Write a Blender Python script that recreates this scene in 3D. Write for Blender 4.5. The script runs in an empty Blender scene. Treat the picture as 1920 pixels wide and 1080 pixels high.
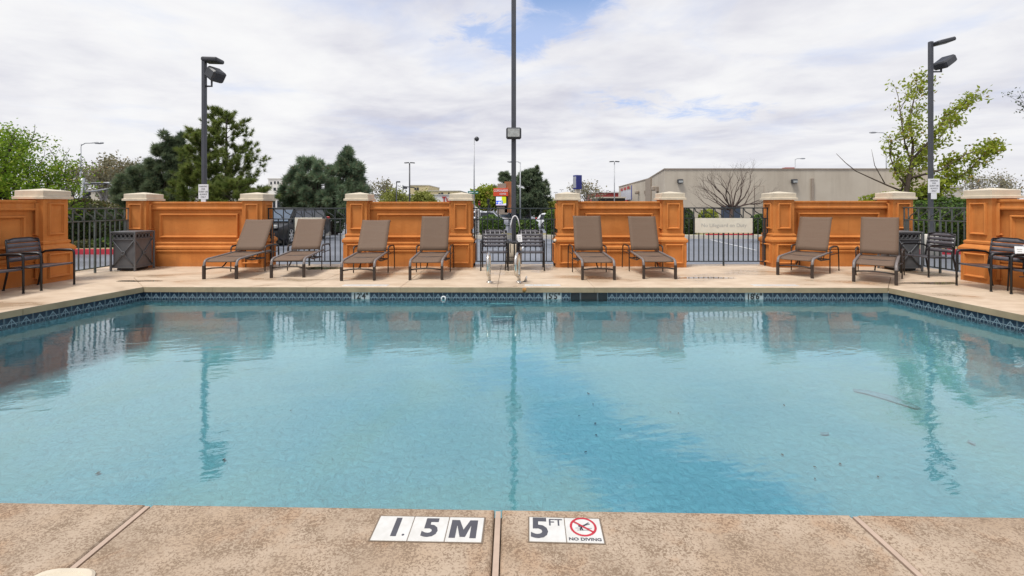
import bpy, bmesh, math, random
import numpy as np
from mathutils import Vector, Matrix, Quaternion

sc = bpy.context.scene
COL = sc.collection
PI = math.pi
R = math.radians

# ------------------------------------------------------------------ camera
F = 16.0 / 36.0 * 1920.0          # focal length in photo pixels
HY = 385.0                        # horizon row of the photo
CH = 1.37                         # eye height above the deck
cam = bpy.data.cameras.new('camera')
cam.lens = 16.0; cam.sensor_width = 36.0
cam.shift_y = -(540.0 - HY) / 1920.0
cam.clip_start = 0.05; cam.clip_end = 2000.0
camo = bpy.data.objects.new('camera', cam); COL.objects.link(camo)
camo.location = (0, 0, CH); camo.rotation_euler = (R(90), 0, 0)
sc.camera = camo

def at(px, py, Y):
    "point at distance Y that the photo shows at pixel px, py"
    return Vector(((px - 960.0) / F * Y, Y, CH - (py - HY) / F * Y))

# ------------------------------------------------------------------ light
sun_dir = Vector((-0.38, -0.32, 1.0)).normalized()
sun = bpy.data.lights.new('sun', 'SUN')
sun.energy = 2.9; sun.angle = R(16); sun.color = (1.0, 0.965, 0.91)
suno = bpy.data.objects.new('sun', sun); COL.objects.link(suno)
suno.rotation_euler = sun_dir.to_track_quat('Z', 'Y').to_euler()
sc.view_settings.view_transform = 'Standard'
sc.view_settings.look = 'None'
sc.view_settings.exposure = 0.22
sc.view_settings.gamma = 1.0
sc.view_settings.use_curve_mapping = False

class NT:
    "small helper to write node graphs"
    def __init__(self, tree):
        self.t = tree; self.n = tree.nodes; self.l = tree.links
    def new(self, typ, **kw):
        n = self.n.new(typ)
        for k, v in kw.items():
            setattr(n, k, v)
        return n
    def put(self, sock, v):
        if hasattr(v, 'is_output') or isinstance(v, bpy.types.NodeSocket):
            self.l.new(v, sock)
        elif v is not None:
            if isinstance(v, (tuple, list)) and len(v) == 3 and sock.type == 'RGBA':
                v = (*v, 1.0)
            sock.default_value = v
    def math(self, op, a, b=None, c=None, clamp=False):
        n = self.new('ShaderNodeMath', operation=op, use_clamp=clamp)
        self.put(n.inputs[0], a); self.put(n.inputs[1], b); self.put(n.inputs[2], c)
        return n.outputs[0]
    def vmath(self, op, a, b=None):
        n = self.new('ShaderNodeVectorMath', operation=op)
        self.put(n.inputs[0], a); self.put(n.inputs[1], b)
        return n.outputs[0]
    def mapr(self, v, a, b, c=0.0, d=1.0, smooth=True):
        n = self.new('ShaderNodeMapRange', interpolation_type='SMOOTHSTEP' if smooth else 'LINEAR')
        self.put(n.inputs[0], v); n.inputs[1].default_value = a; n.inputs[2].default_value = b
        n.inputs[3].default_value = c; n.inputs[4].default_value = d
        return n.outputs[0]
    def mix(self, f, a, b, blend='MIX'):
        n = self.new('ShaderNodeMix', data_type='RGBA', blend_type=blend)
        self.put(n.inputs[0], f); self.put(n.inputs[6], a); self.put(n.inputs[7], b)
        return n.outputs[2]
    def noise(self, vec, scale, detail=4.0, rough=0.55, dist=0.0):
        n = self.new('ShaderNodeTexNoise')
        if vec is not None: self.l.new(vec, n.inputs['Vector'])
        n.inputs['Scale'].default_value = scale; n.inputs['Detail'].default_value = detail
        n.inputs['Roughness'].default_value = rough; n.inputs['Distortion'].default_value = dist
        return n.outputs['Fac']
    def xyz(self, v):
        n = self.new('ShaderNodeSeparateXYZ'); self.l.new(v, n.inputs[0]); return n.outputs
    def comb(self, x, y, z):
        n = self.new('ShaderNodeCombineXYZ')
        self.put(n.inputs[0], x); self.put(n.inputs[1], y); self.put(n.inputs[2], z)
        return n.outputs[0]
    def scale(self, v, s):
        n = self.new('ShaderNodeMapping'); self.l.new(v, n.inputs[0]); n.inputs['Scale'].default_value = s
        return n.outputs[0]

def build_world():
    w = bpy.data.worlds.new('World'); sc.world = w; w.use_nodes = True
    t = NT(w.node_tree); t.n.clear()
    out = t.new('ShaderNodeOutputWorld')
    sky = t.new('ShaderNodeTexSky', sky_type='NISHITA')
    sky.sun_disc = False
    sky.sun_elevation = math.asin(sun_dir.z); sky.sun_rotation = math.atan2(sun_dir.x, sun_dir.y)
    sky.air_density = 1.0; sky.dust_density = 0.6
    b1 = t.new('ShaderNodeBackground'); t.l.new(sky.outputs[0], b1.inputs[0]); b1.inputs[1].default_value = 0.15
    co = t.new('ShaderNodeTexCoord').outputs['Generated']
    x, y, z = t.xyz(co)
    zc = t.math('MAXIMUM', z, 0.0)
    zz = t.math('ADD', zc, 0.11)
    px = t.math('DIVIDE', x, zz); py = t.math('DIVIDE', y, zz)
    # the cloud deck, seen in perspective: wide streets of cloud
    p = t.comb(px, py, 0.0)
    pr = t.new('ShaderNodeVectorRotate', rotation_type='Z_AXIS')
    t.l.new(p, pr.inputs['Vector']); pr.inputs['Angle'].default_value = R(38)
    ps = t.scale(pr.outputs[0], (0.62, 1.0, 1.0))
    big = t.noise(ps, 0.62, 6.0, 0.56, 0.35)
    pr2 = t.scale(t.vmath('ADD', p, (7.3, 2.1, 0.0)), (0.8, 1.0, 1.0))
    small = t.noise(pr2, 2.3, 7.0, 0.6, 0.3)
    shade = t.math('ADD', t.math('MULTIPLY', big, 0.72), t.math('MULTIPLY', small, 0.28))
    f1 = t.mapr(shade, 0.34, 0.56)
    cloud = t.mix(f1, (0.62, 0.625, 0.725), (0.89, 0.89, 0.92))
    cloud = t.mix(t.mapr(shade, 0.50, 0.64, 0.0, 0.85), cloud, (0.985, 0.985, 0.985))
    # openings of blue: a long rift above the trees, and thinner veils
    def rift(ax, ay, bx, by, wid):
        dx, dy = bx - ax, by - ay
        L2 = dx * dx + dy * dy
        ux = t.math('SUBTRACT', px, ax); uy = t.math('SUBTRACT', py, ay)
        s = t.math('DIVIDE', t.math('ADD', t.math('MULTIPLY', ux, dx), t.math('MULTIPLY', uy, dy)), L2, clamp=True)
        ex = t.math('SUBTRACT', ux, t.math('MULTIPLY', s, dx)); ey = t.math('SUBTRACT', uy, t.math('MULTIPLY', s, dy))
        d = t.math('SQRT', t.math('ADD', t.math('MULTIPLY', ex, ex), t.math('MULTIPLY', ey, ey)))
        return t.mapr(d, 0.0, wid, 1.0, 0.0)
    tear = t.noise(p, 3.4, 7.0, 0.66, 0.5)
    a = rift(0.174, 1.704, 0.663, 1.143, 0.36)
    a = t.math('MAXIMUM', a, t.math('MULTIPLY', rift(0.038, 2.08, 0.274, 1.799, 0.34), 0.80))
    a = t.math('MAXIMUM', a, t.math('MULTIPLY', rift(-0.339, 2.074, -0.115, 1.959, 0.22), 0.55))
    a = t.math('MAXIMUM', a, t.math('MULTIPLY', rift(0.598, 2.921, 1.491, 3.043, 0.42), 0.5))
    a = t.math('MAXIMUM', a, t.math('MULTIPLY', rift(0.541, 1.312, 0.802, 0.802, 0.34), 0.66))
    gap = t.math('ADD', a, t.math('MULTIPLY', t.math('SUBTRACT', tear, 0.5), 2.3))
    gap = t.mapr(gap, 0.16, 0.85, 0.0, 0.85)
    gap = t.math('MULTIPLY', gap, t.mapr(a, 0.0, 0.25))
    veil = t.mapr(t.noise(t.vmath('ADD', p, (3.1, 9.4, 0)), 1.1, 5.0, 0.6, 0.4), 0.50, 0.74, 0.0, 0.36)
    gap = t.math('MAXIMUM', gap, veil)
    gap = t.math('MULTIPLY', gap, t.mapr(z, 0.05, 0.22))
    # near the horizon the layers merge into pale haze
    cloud = t.mix(t.mapr(z, 0.0, 0.16, 0.75, 0.0), cloud, (0.90, 0.90, 0.92))
    thin = t.math('MULTIPLY', gap, 1.1, clamp=True)
    blue = t.mix(t.mapr(z, 0.36, 0.47), (0.50, 0.63, 0.95), (0.20, 0.42, 0.95))
    cloud = t.mix(thin, cloud, blue)
    gap = t.math('MULTIPLY', t.math('MULTIPLY', t.math('POWER', gap, 2.4), t.mapr(z, 0.34, 0.46, 0.25, 1.25)), 1.0)
    b2 = t.new('ShaderNodeBackground'); t.l.new(cloud, b2.inputs[0]); b2.inputs[1].default_value = 0.85
    ms = t.new('ShaderNodeMixShader')
    t.l.new(gap, ms.inputs[0]); t.l.new(b2.outputs[0], ms.inputs[1]); t.l.new(b1.outputs[0], ms.inputs[2])
    t.l.new(ms.outputs[0], out.inputs[0])
build_world()
sc.cycles.max_bounces = 8; sc.cycles.transparent_max_bounces = 12
sc.cycles.caustics_reflective = False; sc.cycles.caustics_refractive = False
sc.cycles.use_denoising = True
sc.cycles.sample_clamp_indirect = 6.0

# ------------------------------------------------------------------ materials
def mat_base(name):
    m = bpy.data.materials.new(name); m.use_nodes = True
    t = NT(m.node_tree)
    b = t.n['Principled BSDF']
    return m, t, b

def bump(t, b, h, strength, dist):
    n = t.new('ShaderNodeBump'); n.inputs['Strength'].default_value = strength; n.inputs['Distance'].default_value = dist
    t.l.new(h, n.inputs['Height']); t.l.new(n.outputs[0], b.inputs['Normal'])

def mat(name, col, rough=0.6, metal=0.0, var=0.10, scale=6.0, bmp=0.0, bscale=60.0, bdist=0.004, spec=0.5, col2=None, coat=0.0):
    m, t, b = mat_base(name)
    co = t.new('ShaderNodeTexCoord').outputs['Object']
    n = t.noise(co, scale, 5.0, 0.6)
    c2 = col2 if col2 else tuple(min(1.0, c * (1 + var)) for c in col)
    c1 = tuple(c * (1 - var) for c in col) if not col2 else col
    t.l.new(t.mix(t.mapr(n, 0.3, 0.7), c1, c2), b.inputs['Base Color'])
    b.inputs['Roughness'].default_value = rough; b.inputs['Metallic'].default_value = metal
    b.inputs['Specular IOR Level'].default_value = spec
    if coat: b.inputs['Coat Weight'].default_value = coat
    if bmp: bump(t, b, t.noise(co, bscale, 4.0, 0.6), bmp, bdist)
    return m

def mat_stucco():
    m, t, b = mat_base('orange_stucco')
    g = t.new('ShaderNodeNewGeometry').outputs['Position']
    n1 = t.noise(g, 2.2, 5.0, 0.6, 0.2)
    streak = t.noise(t.scale(g, (5.0, 5.0, 0.6)), 1.6, 4.0, 0.6)
    c = t.mix(t.mapr(n1, 0.3, 0.72), (0.51, 0.178, 0.040), (0.61, 0.232, 0.058))
    c = t.mix(t.mapr(streak, 0.48, 0.72, 0.0, 0.45), c, (0.42, 0.142, 0.034))
    z = t.xyz(g)[2]
    fade = t.math('MULTIPLY', t.mapr(z, 1.15, 1.45), t.mapr(t.noise(t.scale(g, (9.0, 9.0, 0.8)), 1.3, 4.0, 0.6), 0.42, 0.66))
    c = t.mix(t.math('MULTIPLY', fade, 0.30), c, (0.62, 0.30, 0.12))
    c = t.mix(t.mapr(t.noise(t.vmath('ADD', g, (4.0, 1.0, 2.0)), 0.9, 4.0, 0.6), 0.45, 0.7, 0.0, 0.25), c, (0.44, 0.17, 0.055))
    splash = t.math('MULTIPLY', t.mapr(z, 0.02, 0.16, 1.0, 0.0), t.mapr(t.noise(g, 9.0, 4.0), 0.35, 0.65))
    c = t.mix(t.math('MULTIPLY', splash, 0.4), c, (0.40, 0.17, 0.07))
    t.l.new(c, b.inputs['Base Color'])
    b.inputs['Roughness'].default_value = 0.78; b.inputs['Specular IOR Level'].default_value = 0.3
    bump(t, b, t.math('ADD', t.noise(g, 95.0, 4.0, 0.65), t.math('MULTIPLY', t.noise(g, 14.0, 3.0, 0.6), 1.5)), 0.40, 0.005)
    return m

def mat_deck_far():
    m, t, b = mat_base('wet_smooth_concrete')
    g = t.new('ShaderNodeNewGeometry').outputs['Position']
    gs = t.scale(g, (0.7, 1.5, 1.0))
    big = t.noise(gs, 0.9, 6.0, 0.62, 0.5)
    mid = t.noise(gs, 4.0, 5.0, 0.6, 0.3)
    fine = t.noise(g, 60.0, 3.0, 0.6)
    c = t.mix(t.mapr(mid, 0.3, 0.7), (0.50, 0.385, 0.275), (0.62, 0.50, 0.375))
    wet = t.mapr(t.math('ADD', big, t.math('MULTIPLY', t.math('SUBTRACT', mid, 0.5), 0.35)), 0.47, 0.66)
    c = t.mix(t.math('MULTIPLY', wet, 0.55), c, (0.345, 0.235, 0.14))
    c = t.mix(t.mapr(fine, 0.35, 0.75, 0.0, 0.22), c, (0.40, 0.30, 0.20))
    t.l.new(c, b.inputs['Base Color'])
    r = t.math('SUBTRACT', 0.62, t.math('MULTIPLY', wet, 0.40))
    t.l.new(r, b.inputs['Roughness']); b.inputs['Specular IOR Level'].default_value = 0.5
    bump(t, b, t.math('ADD', t.math('MULTIPLY', fine, 0.6), mid), 0.12, 0.004)
    return m

def mat_deck_near():
    m, t, b = mat_base('knockdown_textured_concrete')
    g = t.new('ShaderNodeNewGeometry').outputs['Position']
    n = t.noise(t.scale(g, (1.0, 1.2, 1.0)), 88.0, 3.5, 0.6, 1.0)
    big = t.noise(g, 2.3, 5.0, 0.62, 0.3)
    mid = t.noise(g, 9.0, 4.0, 0.6)
    n = t.math('ADD', n, t.math('ADD', t.math('MULTIPLY', t.math('SUBTRACT', mid, 0.5), 0.28), t.math('MULTIPLY', t.math('SUBTRACT', big, 0.5), 0.22)))
    isl = t.mapr(n, 0.435, 0.515)
    top = t.mix(t.mapr(big, 0.35, 0.65), (0.335, 0.256, 0.183), (0.425, 0.332, 0.246))
    low = t.mix(t.mapr(mid, 0.3, 0.7), (0.20, 0.138, 0.088), (0.27, 0.195, 0.135))
    top = t.mix(t.mapr(t.noise(t.vmath('ADD', g, (1.2, 6.7, 0)), 1.2, 5.0, 0.65, 0.3), 0.42, 0.62, 0.0, 0.55), top, (0.36, 0.25, 0.16))
    c = t.mix(isl, low, top)
    st = t.mapr(t.noise(t.vmath('ADD', g, (5.2, 1.7, 0)), 3.4, 5.0, 0.65, 0.4), 0.50, 0.66, 0.0, 0.72)
    c = t.mix(st, c, t.mix(isl, (0.20, 0.12, 0.068), (0.36, 0.235, 0.145)))
    t.l.new(c, b.inputs['Base Color'])
    b.inputs['Roughness'].default_value = 0.72
    bump(t, b, isl, 0.35, 0.0018)
    return m

def mat_pool():
    m, t, b = mat_base('pool_plaster')
    g = t.new('ShaderNodeNewGeometry').outputs['Position']
    n = t.noise(g, 1.1, 6.0, 0.65, 0.6)
    f = t.noise(t.scale(g, (1.0, 1.0, 1.0)), 14.0, 6.0, 0.68, 0.5)
    c = t.mix(t.mapr(n, 0.3, 0.7), (0.76, 0.82, 0.91), (0.86, 0.88, 0.94))
    c = t.mix(t.mapr(f, 0.42, 0.66, 0.0, 0.35), c, (0.50, 0.66, 0.73))
    silt = t.math('MULTIPLY', t.mapr(t.noise(t.vmath('ADD', g, (2.0, 8.5, 0)), 0.55, 5.0, 0.6, 0.5), 0.48, 0.68), 0.42)
    c = t.mix(silt, c, (0.80, 0.78, 0.68))
    t.l.new(c, b.inputs['Base Color']); b.inputs['Roughness'].default_value = 0.8
    bump(t, b, f, 0.9, 0.05)
    return m

def mat_water(name='pool_water', tint=(0.545, 0.945, 0.998), ripple=1.0, rough=0.015):
    m = bpy.data.materials.new(name); m.use_nodes = True
    t = NT(m.node_tree); t.n.clear()
    out = t.new('ShaderNodeOutputMaterial')
    g = t.new('ShaderNodeNewGeometry').outputs['Position']
    rot = t.new('ShaderNodeVectorRotate', rotation_type='Z_AXIS'); t.l.new(g, rot.inputs['Vector']); rot.inputs['Angle'].default_value = R(-14)
    a = t.noise(t.scale(rot.outputs[0], (0.55, 1.6, 1.0)), 2.6, 3.0, 0.5, 0.25)
    c = t.noise(t.scale(rot.outputs[0], (0.8, 1.4, 1.0)), 11.0, 3.0, 0.55, 0.3)
    patch = t.mapr(t.noise(g, 0.55, 3.0, 0.5), 0.35, 0.65, 0.35, 1.0)
    h = t.math('ADD', t.math('MULTIPLY', a, 1.0), t.math('MULTIPLY', t.math('MULTIPLY', c, patch), 0.30))
    bn = t.new('ShaderNodeBump'); bn.inputs['Strength'].default_value = 1.0; bn.inputs['Distance'].default_value = 0.0042 * ripple
    t.l.new(h, bn.inputs['Height'])
    fr = t.new('ShaderNodeFresnel'); fr.inputs['IOR'].default_value = 2.1
    tr = t.new('ShaderNodeBsdfTransparent'); tr.inputs[0].default_value = (*tint, 1)
    gl = t.new('ShaderNodeBsdfGlossy'); gl.inputs['Roughness'].default_value = rough; gl.inputs[0].default_value = (1, 1, 1, 1)
    if ripple > 0:
        t.l.new(bn.outputs[0], gl.inputs['Normal']); t.l.new(bn.outputs[0], fr.inputs['Normal'])
    mx = t.new('ShaderNodeMixShader')
    t.l.new(fr.outputs[0], mx.inputs[0]); t.l.new(tr.outputs[0], mx.inputs[1]); t.l.new(gl.outputs[0], mx.inputs[2])
    t.l.new(mx.outputs[0], out.inputs[0])
    return m

def mat_tile():
    m, t, b = mat_base('waterline_tile_glaze')
    co = t.new('ShaderNodeTexCoord').outputs['Generated']
    x, y, z = t.xyz(co)
    u = t.math('ABSOLUTE', t.math('SUBTRACT', x, 0.5))
    tri = t.math('ABSOLUTE', t.math('SUBTRACT', z, t.math('SUBTRACT', 0.80, t.math('MULTIPLY', u, 1.55))))
    l1 = t.math('MULTIPLY', t.mapr(tri, 0.035, 0.085, 1.0, 0.0), t.mapr(z, 0.20, 0.22))
    below = t.mapr(z, 0.76, 0.80, 1.0, 0.0)
    l2 = t.math('MULTIPLY', t.mapr(u, 0.018, 0.035, 1.0, 0.0), below)
    l3 = t.mapr(t.math('ABSOLUTE', t.math('SUBTRACT', z, 0.42)), 0.03, 0.055, 1.0, 0.0)
    l4 = t.mapr(u, 0.455, 0.475)
    ln = t.math('MAXIMUM', t.math('MAXIMUM', l1, l2), t.math('MAXIMUM', t.math('MULTIPLY', l3, 0.8), t.math('MULTIPLY', l4, 0.7)))
    n = t.noise(t.new('ShaderNodeTexCoord').outputs['Object'], 40.0, 3.0)
    dark = t.mix(t.mapr(n, 0.3, 0.7), (0.010, 0.022, 0.045), (0.022, 0.045, 0.075))
    t.l.new(t.mix(t.math('MULTIPLY', ln, 0.8), dark, (0.27, 0.36, 0.41)), b.inputs['Base Color'])
    b.inputs['Roughness'].default_value = 0.18
    return m

def mat_tan():
    m, t, b = mat_base('tan_stucco')
    g = t.new('ShaderNodeNewGeometry').outputs['Position']
    n = t.noise(g, 0.35, 4.0, 0.6); st = t.noise(t.scale(g, (1.0, 1.0, 0.07)), 1.1, 5.0, 0.65)
    c = t.mix(t.mapr(n, 0.3, 0.7), (0.455, 0.395, 0.315), (0.51, 0.45, 0.365))
    top = t.mapr(t.xyz(g)[2], 1.2, 4.9, 0.25, 1.0)
    c = t.mix(t.math('MULTIPLY', t.mapr(st, 0.46, 0.70, 0.0, 0.45), top), c, (0.33, 0.275, 0.215))
    t.l.new(c, b.inputs['Base Color']); b.inputs['Roughness'].default_value = 0.85
    return m

def mat_sling():
    m, t, b = mat_base('brown_mesh_sling')
    co = t.new('ShaderNodeTexCoord').outputs['Object']
    x, y, z = t.xyz(co)
    wa = t.math('SINE', t.math('MULTIPLY', x, 900.0))
    wb = t.math('SINE', t.math('MULTIPLY', t.math('ADD', y, z), 520.0))
    w = t.mapr(t.math('MULTIPLY', wa, wb), -1.0, 1.0)
    band = t.noise(t.scale(co, (0.4, 9.0, 9.0)), 6.0, 3.0, 0.6)
    c = t.mix(w, (0.098, 0.059, 0.037), (0.175, 0.111, 0.073))
    c = t.mix(t.mapr(band, 0.4, 0.7, 0.0, 0.18), c, (0.19, 0.14, 0.10))
    t.l.new(c, b.inputs['Base Color']); b.inputs['Roughness'].default_value = 0.75
    bump(t, b, w, 0.15, 0.001)
    return m

def mat_asphalt():
    m, t, b = mat_base('damp_asphalt')
    g = t.new('ShaderNodeNewGeometry').outputs['Position']
    n = t.noise(t.scale(g, (0.5, 1.4, 1)), 0.5, 5.0, 0.6, 0.4); f = t.noise(g, 30.0, 4.0, 0.65)
    c = t.mix(t.mapr(n, 0.35, 0.65), (0.11, 0.122, 0.15), (0.18, 0.195, 0.23))
    c = t.mix(t.mapr(f, 0.3, 0.8, 0.0, 0.35), c, (0.18, 0.185, 0.195))
    t.l.new(c, b.inputs['Base Color'])
    t.l.new(t.mapr(n, 0.35, 0.65, 0.32, 0.62), b.inputs['Roughness'])
    bump(t, b, f, 0.25, 0.01)
    return m

def mat_leaf(name, c1, c2, c3=None, trans=0.35, rough=0.55, nsc=2.0):
    m = bpy.data.materials.new(name); m.use_nodes = True
    t = NT(m.node_tree); b = t.n['Principled BSDF']; out = t.n['Material Output']
    geo = t.new('ShaderNodeNewGeometry')
    rnd = geo.outputs['Random Per Island']
    n = t.noise(geo.outputs['Position'], nsc, 3.0, 0.6)
    f = t.math('ADD', t.math('MULTIPLY', rnd, 0.40), t.math('MULTIPLY', t.mapr(n, 0.36, 0.64), 0.60))
    c = t.mix(f, c1, c2)
    if c3: c = t.mix(t.mapr(rnd, 0.88, 0.95), c, c3)
    t.l.new(c, b.inputs['Base Color']); b.inputs['Roughness'].default_value = rough
    b.inputs['Specular IOR Level'].default_value = 0.3
    tl = t.new('ShaderNodeBsdfTranslucent'); t.l.new(c, tl.inputs[0])
    mx = t.new('ShaderNodeMixShader'); mx.inputs[0].default_value = trans
    t.l.new(b.outputs[0], mx.inputs[1]); t.l.new(tl.outputs[0], mx.inputs[2]); t.l.new(mx.outputs[0], out.inputs[0])
    return m

M = {}
M['stucco'] = mat_stucco()
M['cap'] = mat('cream_cast_stone', (0.57, 0.50, 0.39), 0.75, var=0.10, scale=5, bmp=0.25, bscale=70)
M['deck'] = mat_deck_far()
M['near'] = mat_deck_near()
M['nose'] = mat('coping_edge_concrete', (0.34, 0.265, 0.165), 0.6, var=0.14, scale=4, bmp=0.15)
M['joint'] = mat('joint_sealant', (0.42, 0.315, 0.245), 0.7, var=0.08, scale=12)
M['subbase'] = mat('dark_joint_bed', (0.16, 0.12, 0.085), 0.8)
M['pool'] = mat_pool()
M['water'] = mat_water()
M['puddle'] = mat_water('thin_puddle_water', (0.93, 0.90, 0.86), 0.0, 0.03)
M['tile'] = mat_tile()
M['grout'] = mat('pale_grout', (0.30, 0.36, 0.39), 0.6)
M['white_tile'] = mat('white_marker_tile', (0.54, 0.53, 0.50), 0.30, scale=22, col2=(0.61, 0.60, 0.58))
M['grey_tile'] = mat('pale_grey_number_tile', (0.42, 0.47, 0.48), 0.25, var=0.12, scale=20)
M['charcoal'] = mat('charcoal_lettering', (0.065, 0.065, 0.078), 0.5)
M['red_ink'] = mat('red_print', (0.42, 0.02, 0.035), 0.45)
M['black_tile'] = mat('black_tile', (0.012, 0.016, 0.02), 0.2)
M['iron'] = mat('dark_painted_iron', (0.022, 0.030, 0.034), 0.42, var=0.2, scale=8)
M['iron_grey'] = mat('weathered_green_grey_iron', (0.085, 0.102, 0.097), 0.38, var=0.2, scale=8)
M['bin'] = mat('charcoal_powdercoat', (0.105, 0.108, 0.115), 0.5, var=0.12, scale=5)
M['bin_dark'] = mat('dark_bin_liner', (0.02, 0.02, 0.022), 0.6)
M['sling'] = mat_sling()
M['brown'] = mat('bronze_brown_metal', (0.032, 0.021, 0.016), 0.42, var=0.2, scale=7)
M['rail'] = mat('grey_brown_piping', (0.175, 0.155, 0.15), 0.4, var=0.15, scale=9)
M['chair'] = mat('black_aluminium', (0.009, 0.008, 0.009), 0.38, var=0.2, scale=9)
M['strap'] = mat('dark_vinyl_strap', (0.098, 0.092, 0.104), 0.28, var=0.18, scale=14)
M['chrome'] = mat('polished_steel', (0.62, 0.60, 0.56), 0.27, 1.0, var=0.05, scale=6)
M['alu'] = mat('dull_aluminium', (0.60, 0.60, 0.61), 0.4, 0.7, var=0.06)
M['pole'] = mat('dark_grey_pole_paint', (0.055, 0.058, 0.070), 0.45, var=0.12, scale=3)
M['lamp_dark'] = mat('dark_bronze_housing', (0.040, 0.042, 0.048), 0.45, var=0.15)
M['lens'] = mat('clouded_lamp_glass', (0.36, 0.37, 0.36), 0.2, var=0.2, scale=14)
M['galv'] = mat('galvanised_steel', (0.36, 0.37, 0.39), 0.45, 0.4, var=0.1)
M['white'] = mat('white_paint', (0.78, 0.78, 0.79), 0.5, var=0.04)
M['cream_sign'] = mat('cream_sign_board', (0.66, 0.64, 0.55), 0.55, var=0.05)
M['sign_ink'] = mat('faded_grey_lettering', (0.42, 0.42, 0.39), 0.6)
M['concrete'] = mat('raw_concrete', (0.42, 0.36, 0.28), 0.85, var=0.14, scale=5, bmp=0.3)
M['conc_pale'] = mat('pale_concrete', (0.55, 0.52, 0.46), 0.85, var=0.10, scale=5, bmp=0.3)
M['red_kerb'] = mat('red_kerb_paint', (0.48, 0.025, 0.045), 0.6, var=0.15, scale=4)
M['asphalt'] = mat_asphalt()
M['soil'] = mat('tan_soil', (0.25, 0.19, 0.10), 0.95, scale=1.5, col2=(0.30, 0.29, 0.13), bmp=0.5, bscale=20, bdist=0.03)
M['stripe'] = mat('worn_white_road_paint', (0.55, 0.56, 0.58), 0.6, var=0.15, scale=5)
M['tan'] = mat_tan()
M['tan_dark'] = mat('tan_trim', (0.30, 0.245, 0.195), 0.8)
M['cream_wall'] = mat('cream_wall', (0.55, 0.50, 0.41), 0.85, var=0.05, scale=0.4)
M['pale_wall'] = mat('pale_white_wall', (0.68, 0.66, 0.63), 0.8, var=0.04, scale=0.4)
M['yellow_wall'] = mat('yellow_tan_wall', (0.55, 0.47, 0.27), 0.85, var=0.06, scale=0.3)
M['red_wall'] = mat('brick_red_cladding', (0.30, 0.035, 0.032), 0.6, var=0.1)
M['glass'] = mat('dark_window_glass', (0.022, 0.026, 0.034), 0.08)
M['glass_sky_reflection'] = mat('windscreen_sky_reflection', (0.09, 0.12, 0.16), 0.05)  # blue of the reflected sky put into the glass colour
M['roof_grey'] = mat('pale_roof', (0.50, 0.48, 0.44), 0.8)
M['steel_blue'] = mat('dark_blue_grey_door', (0.040, 0.055, 0.085), 0.5)
M['blue_sign'] = mat('deep_blue_sign', (0.022, 0.030, 0.19), 0.4)
M['wood'] = mat('orange_wood_cladding', (0.36, 0.13, 0.05), 0.6, var=0.15, scale=2)
M['orange_red'] = mat('orange_red_sign', (0.68, 0.075, 0.025), 0.45, var=0.04)
M['green_sign'] = mat('street_sign_green', (0.01, 0.16, 0.13), 0.45)
M['black'] = mat('matt_black', (0.015, 0.015, 0.016), 0.5)
M['signal_red'] = mat('dull_red', (0.35, 0.02, 0.02), 0.5)
M['car_black'] = mat('black_car_paint', (0.006, 0.006, 0.008), 0.30, var=0.05, spec=0.35)
M['car_silver'] = mat('silver_car_paint', (0.50, 0.51, 0.55), 0.3, 0.5, var=0.03)
M['car_blue'] = mat('slate_car_paint', (0.055, 0.07, 0.10), 0.25, 0.2, var=0.05, coat=0.5)
M['car_white'] = mat('white_car_paint', (0.70, 0.71, 0.73), 0.3, var=0.03)
M['rubber'] = mat('tyre_rubber', (0.018, 0.018, 0.019), 0.8)
M['alloy'] = mat('alloy_wheel', (0.55, 0.56, 0.58), 0.3, 0.7)
M['rust'] = mat('rust_stain', (0.42, 0.19, 0.05), 0.7, var=0.25, scale=30)
M['mauve'] = mat('mauve_debris', (0.66, 0.56, 0.62), 0.7, var=0.15, scale=12)
M['dead_leaf'] = mat('wet_dead_leaf', (0.10, 0.075, 0.06), 0.6, var=0.3, scale=20)
M['bark'] = mat('grey_brown_bark', (0.095, 0.070, 0.052), 0.9, var=0.3, scale=8, bmp=0.5, bscale=30, bdist=0.02)
M['bark_dark'] = mat('dark_bark', (0.050, 0.038, 0.032), 0.9, var=0.3, scale=8)
M['twig'] = mat('mauve_brown_twig', (0.085, 0.056, 0.046), 0.9, var=0.2, scale=4)
M['twig_pale'] = mat('pale_grey_twig', (0.30, 0.28, 0.26), 0.9, var=0.2, scale=4)
M['lf_bright'] = mat_leaf('fresh_green_leaves', (0.075, 0.170, 0.010), (0.29, 0.41, 0.035), (0.36, 0.40, 0.06), 0.5)
M['lf_spring'] = mat_leaf('yellow_green_leaves', (0.17, 0.23, 0.018), (0.42, 0.48, 0.06), (0.30, 0.22, 0.05), 0.5)
M['lf_pine'] = mat_leaf('pine_needles', (0.070, 0.115, 0.026), (0.25, 0.31, 0.075), (0.26, 0.24, 0.09), 0.35)
M['lf_juniper'] = mat_leaf('blue_green_juniper', (0.065, 0.105, 0.062), (0.23, 0.29, 0.17), (0.22, 0.22, 0.12), 0.35)
M['lf_blue'] = mat_leaf('grey_green_conifer', (0.075, 0.13, 0.078), (0.29, 0.38, 0.23), (0.25, 0.19, 0.12), 0.35)
M['lf_shrub'] = mat_leaf('clipped_green_shrub', (0.020, 0.055, 0.010), (0.13, 0.22, 0.035), (0.22, 0.30, 0.06), 0.25)
M['lf_dark'] = mat_leaf('dark_hedge_leaves', (0.022, 0.046, 0.014), (0.085, 0.125, 0.035), None, 0.2)
M['lf_olive'] = mat_leaf('olive_brown_hedge', (0.055, 0.062, 0.014), (0.14, 0.14, 0.045), (0.20, 0.10, 0.05), 0.2)
M['lf_pale'] = mat_leaf('pale_bud_leaves', (0.17, 0.16, 0.09), (0.30, 0.28, 0.17), (0.33, 0.22, 0.09), 0.3)
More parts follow.
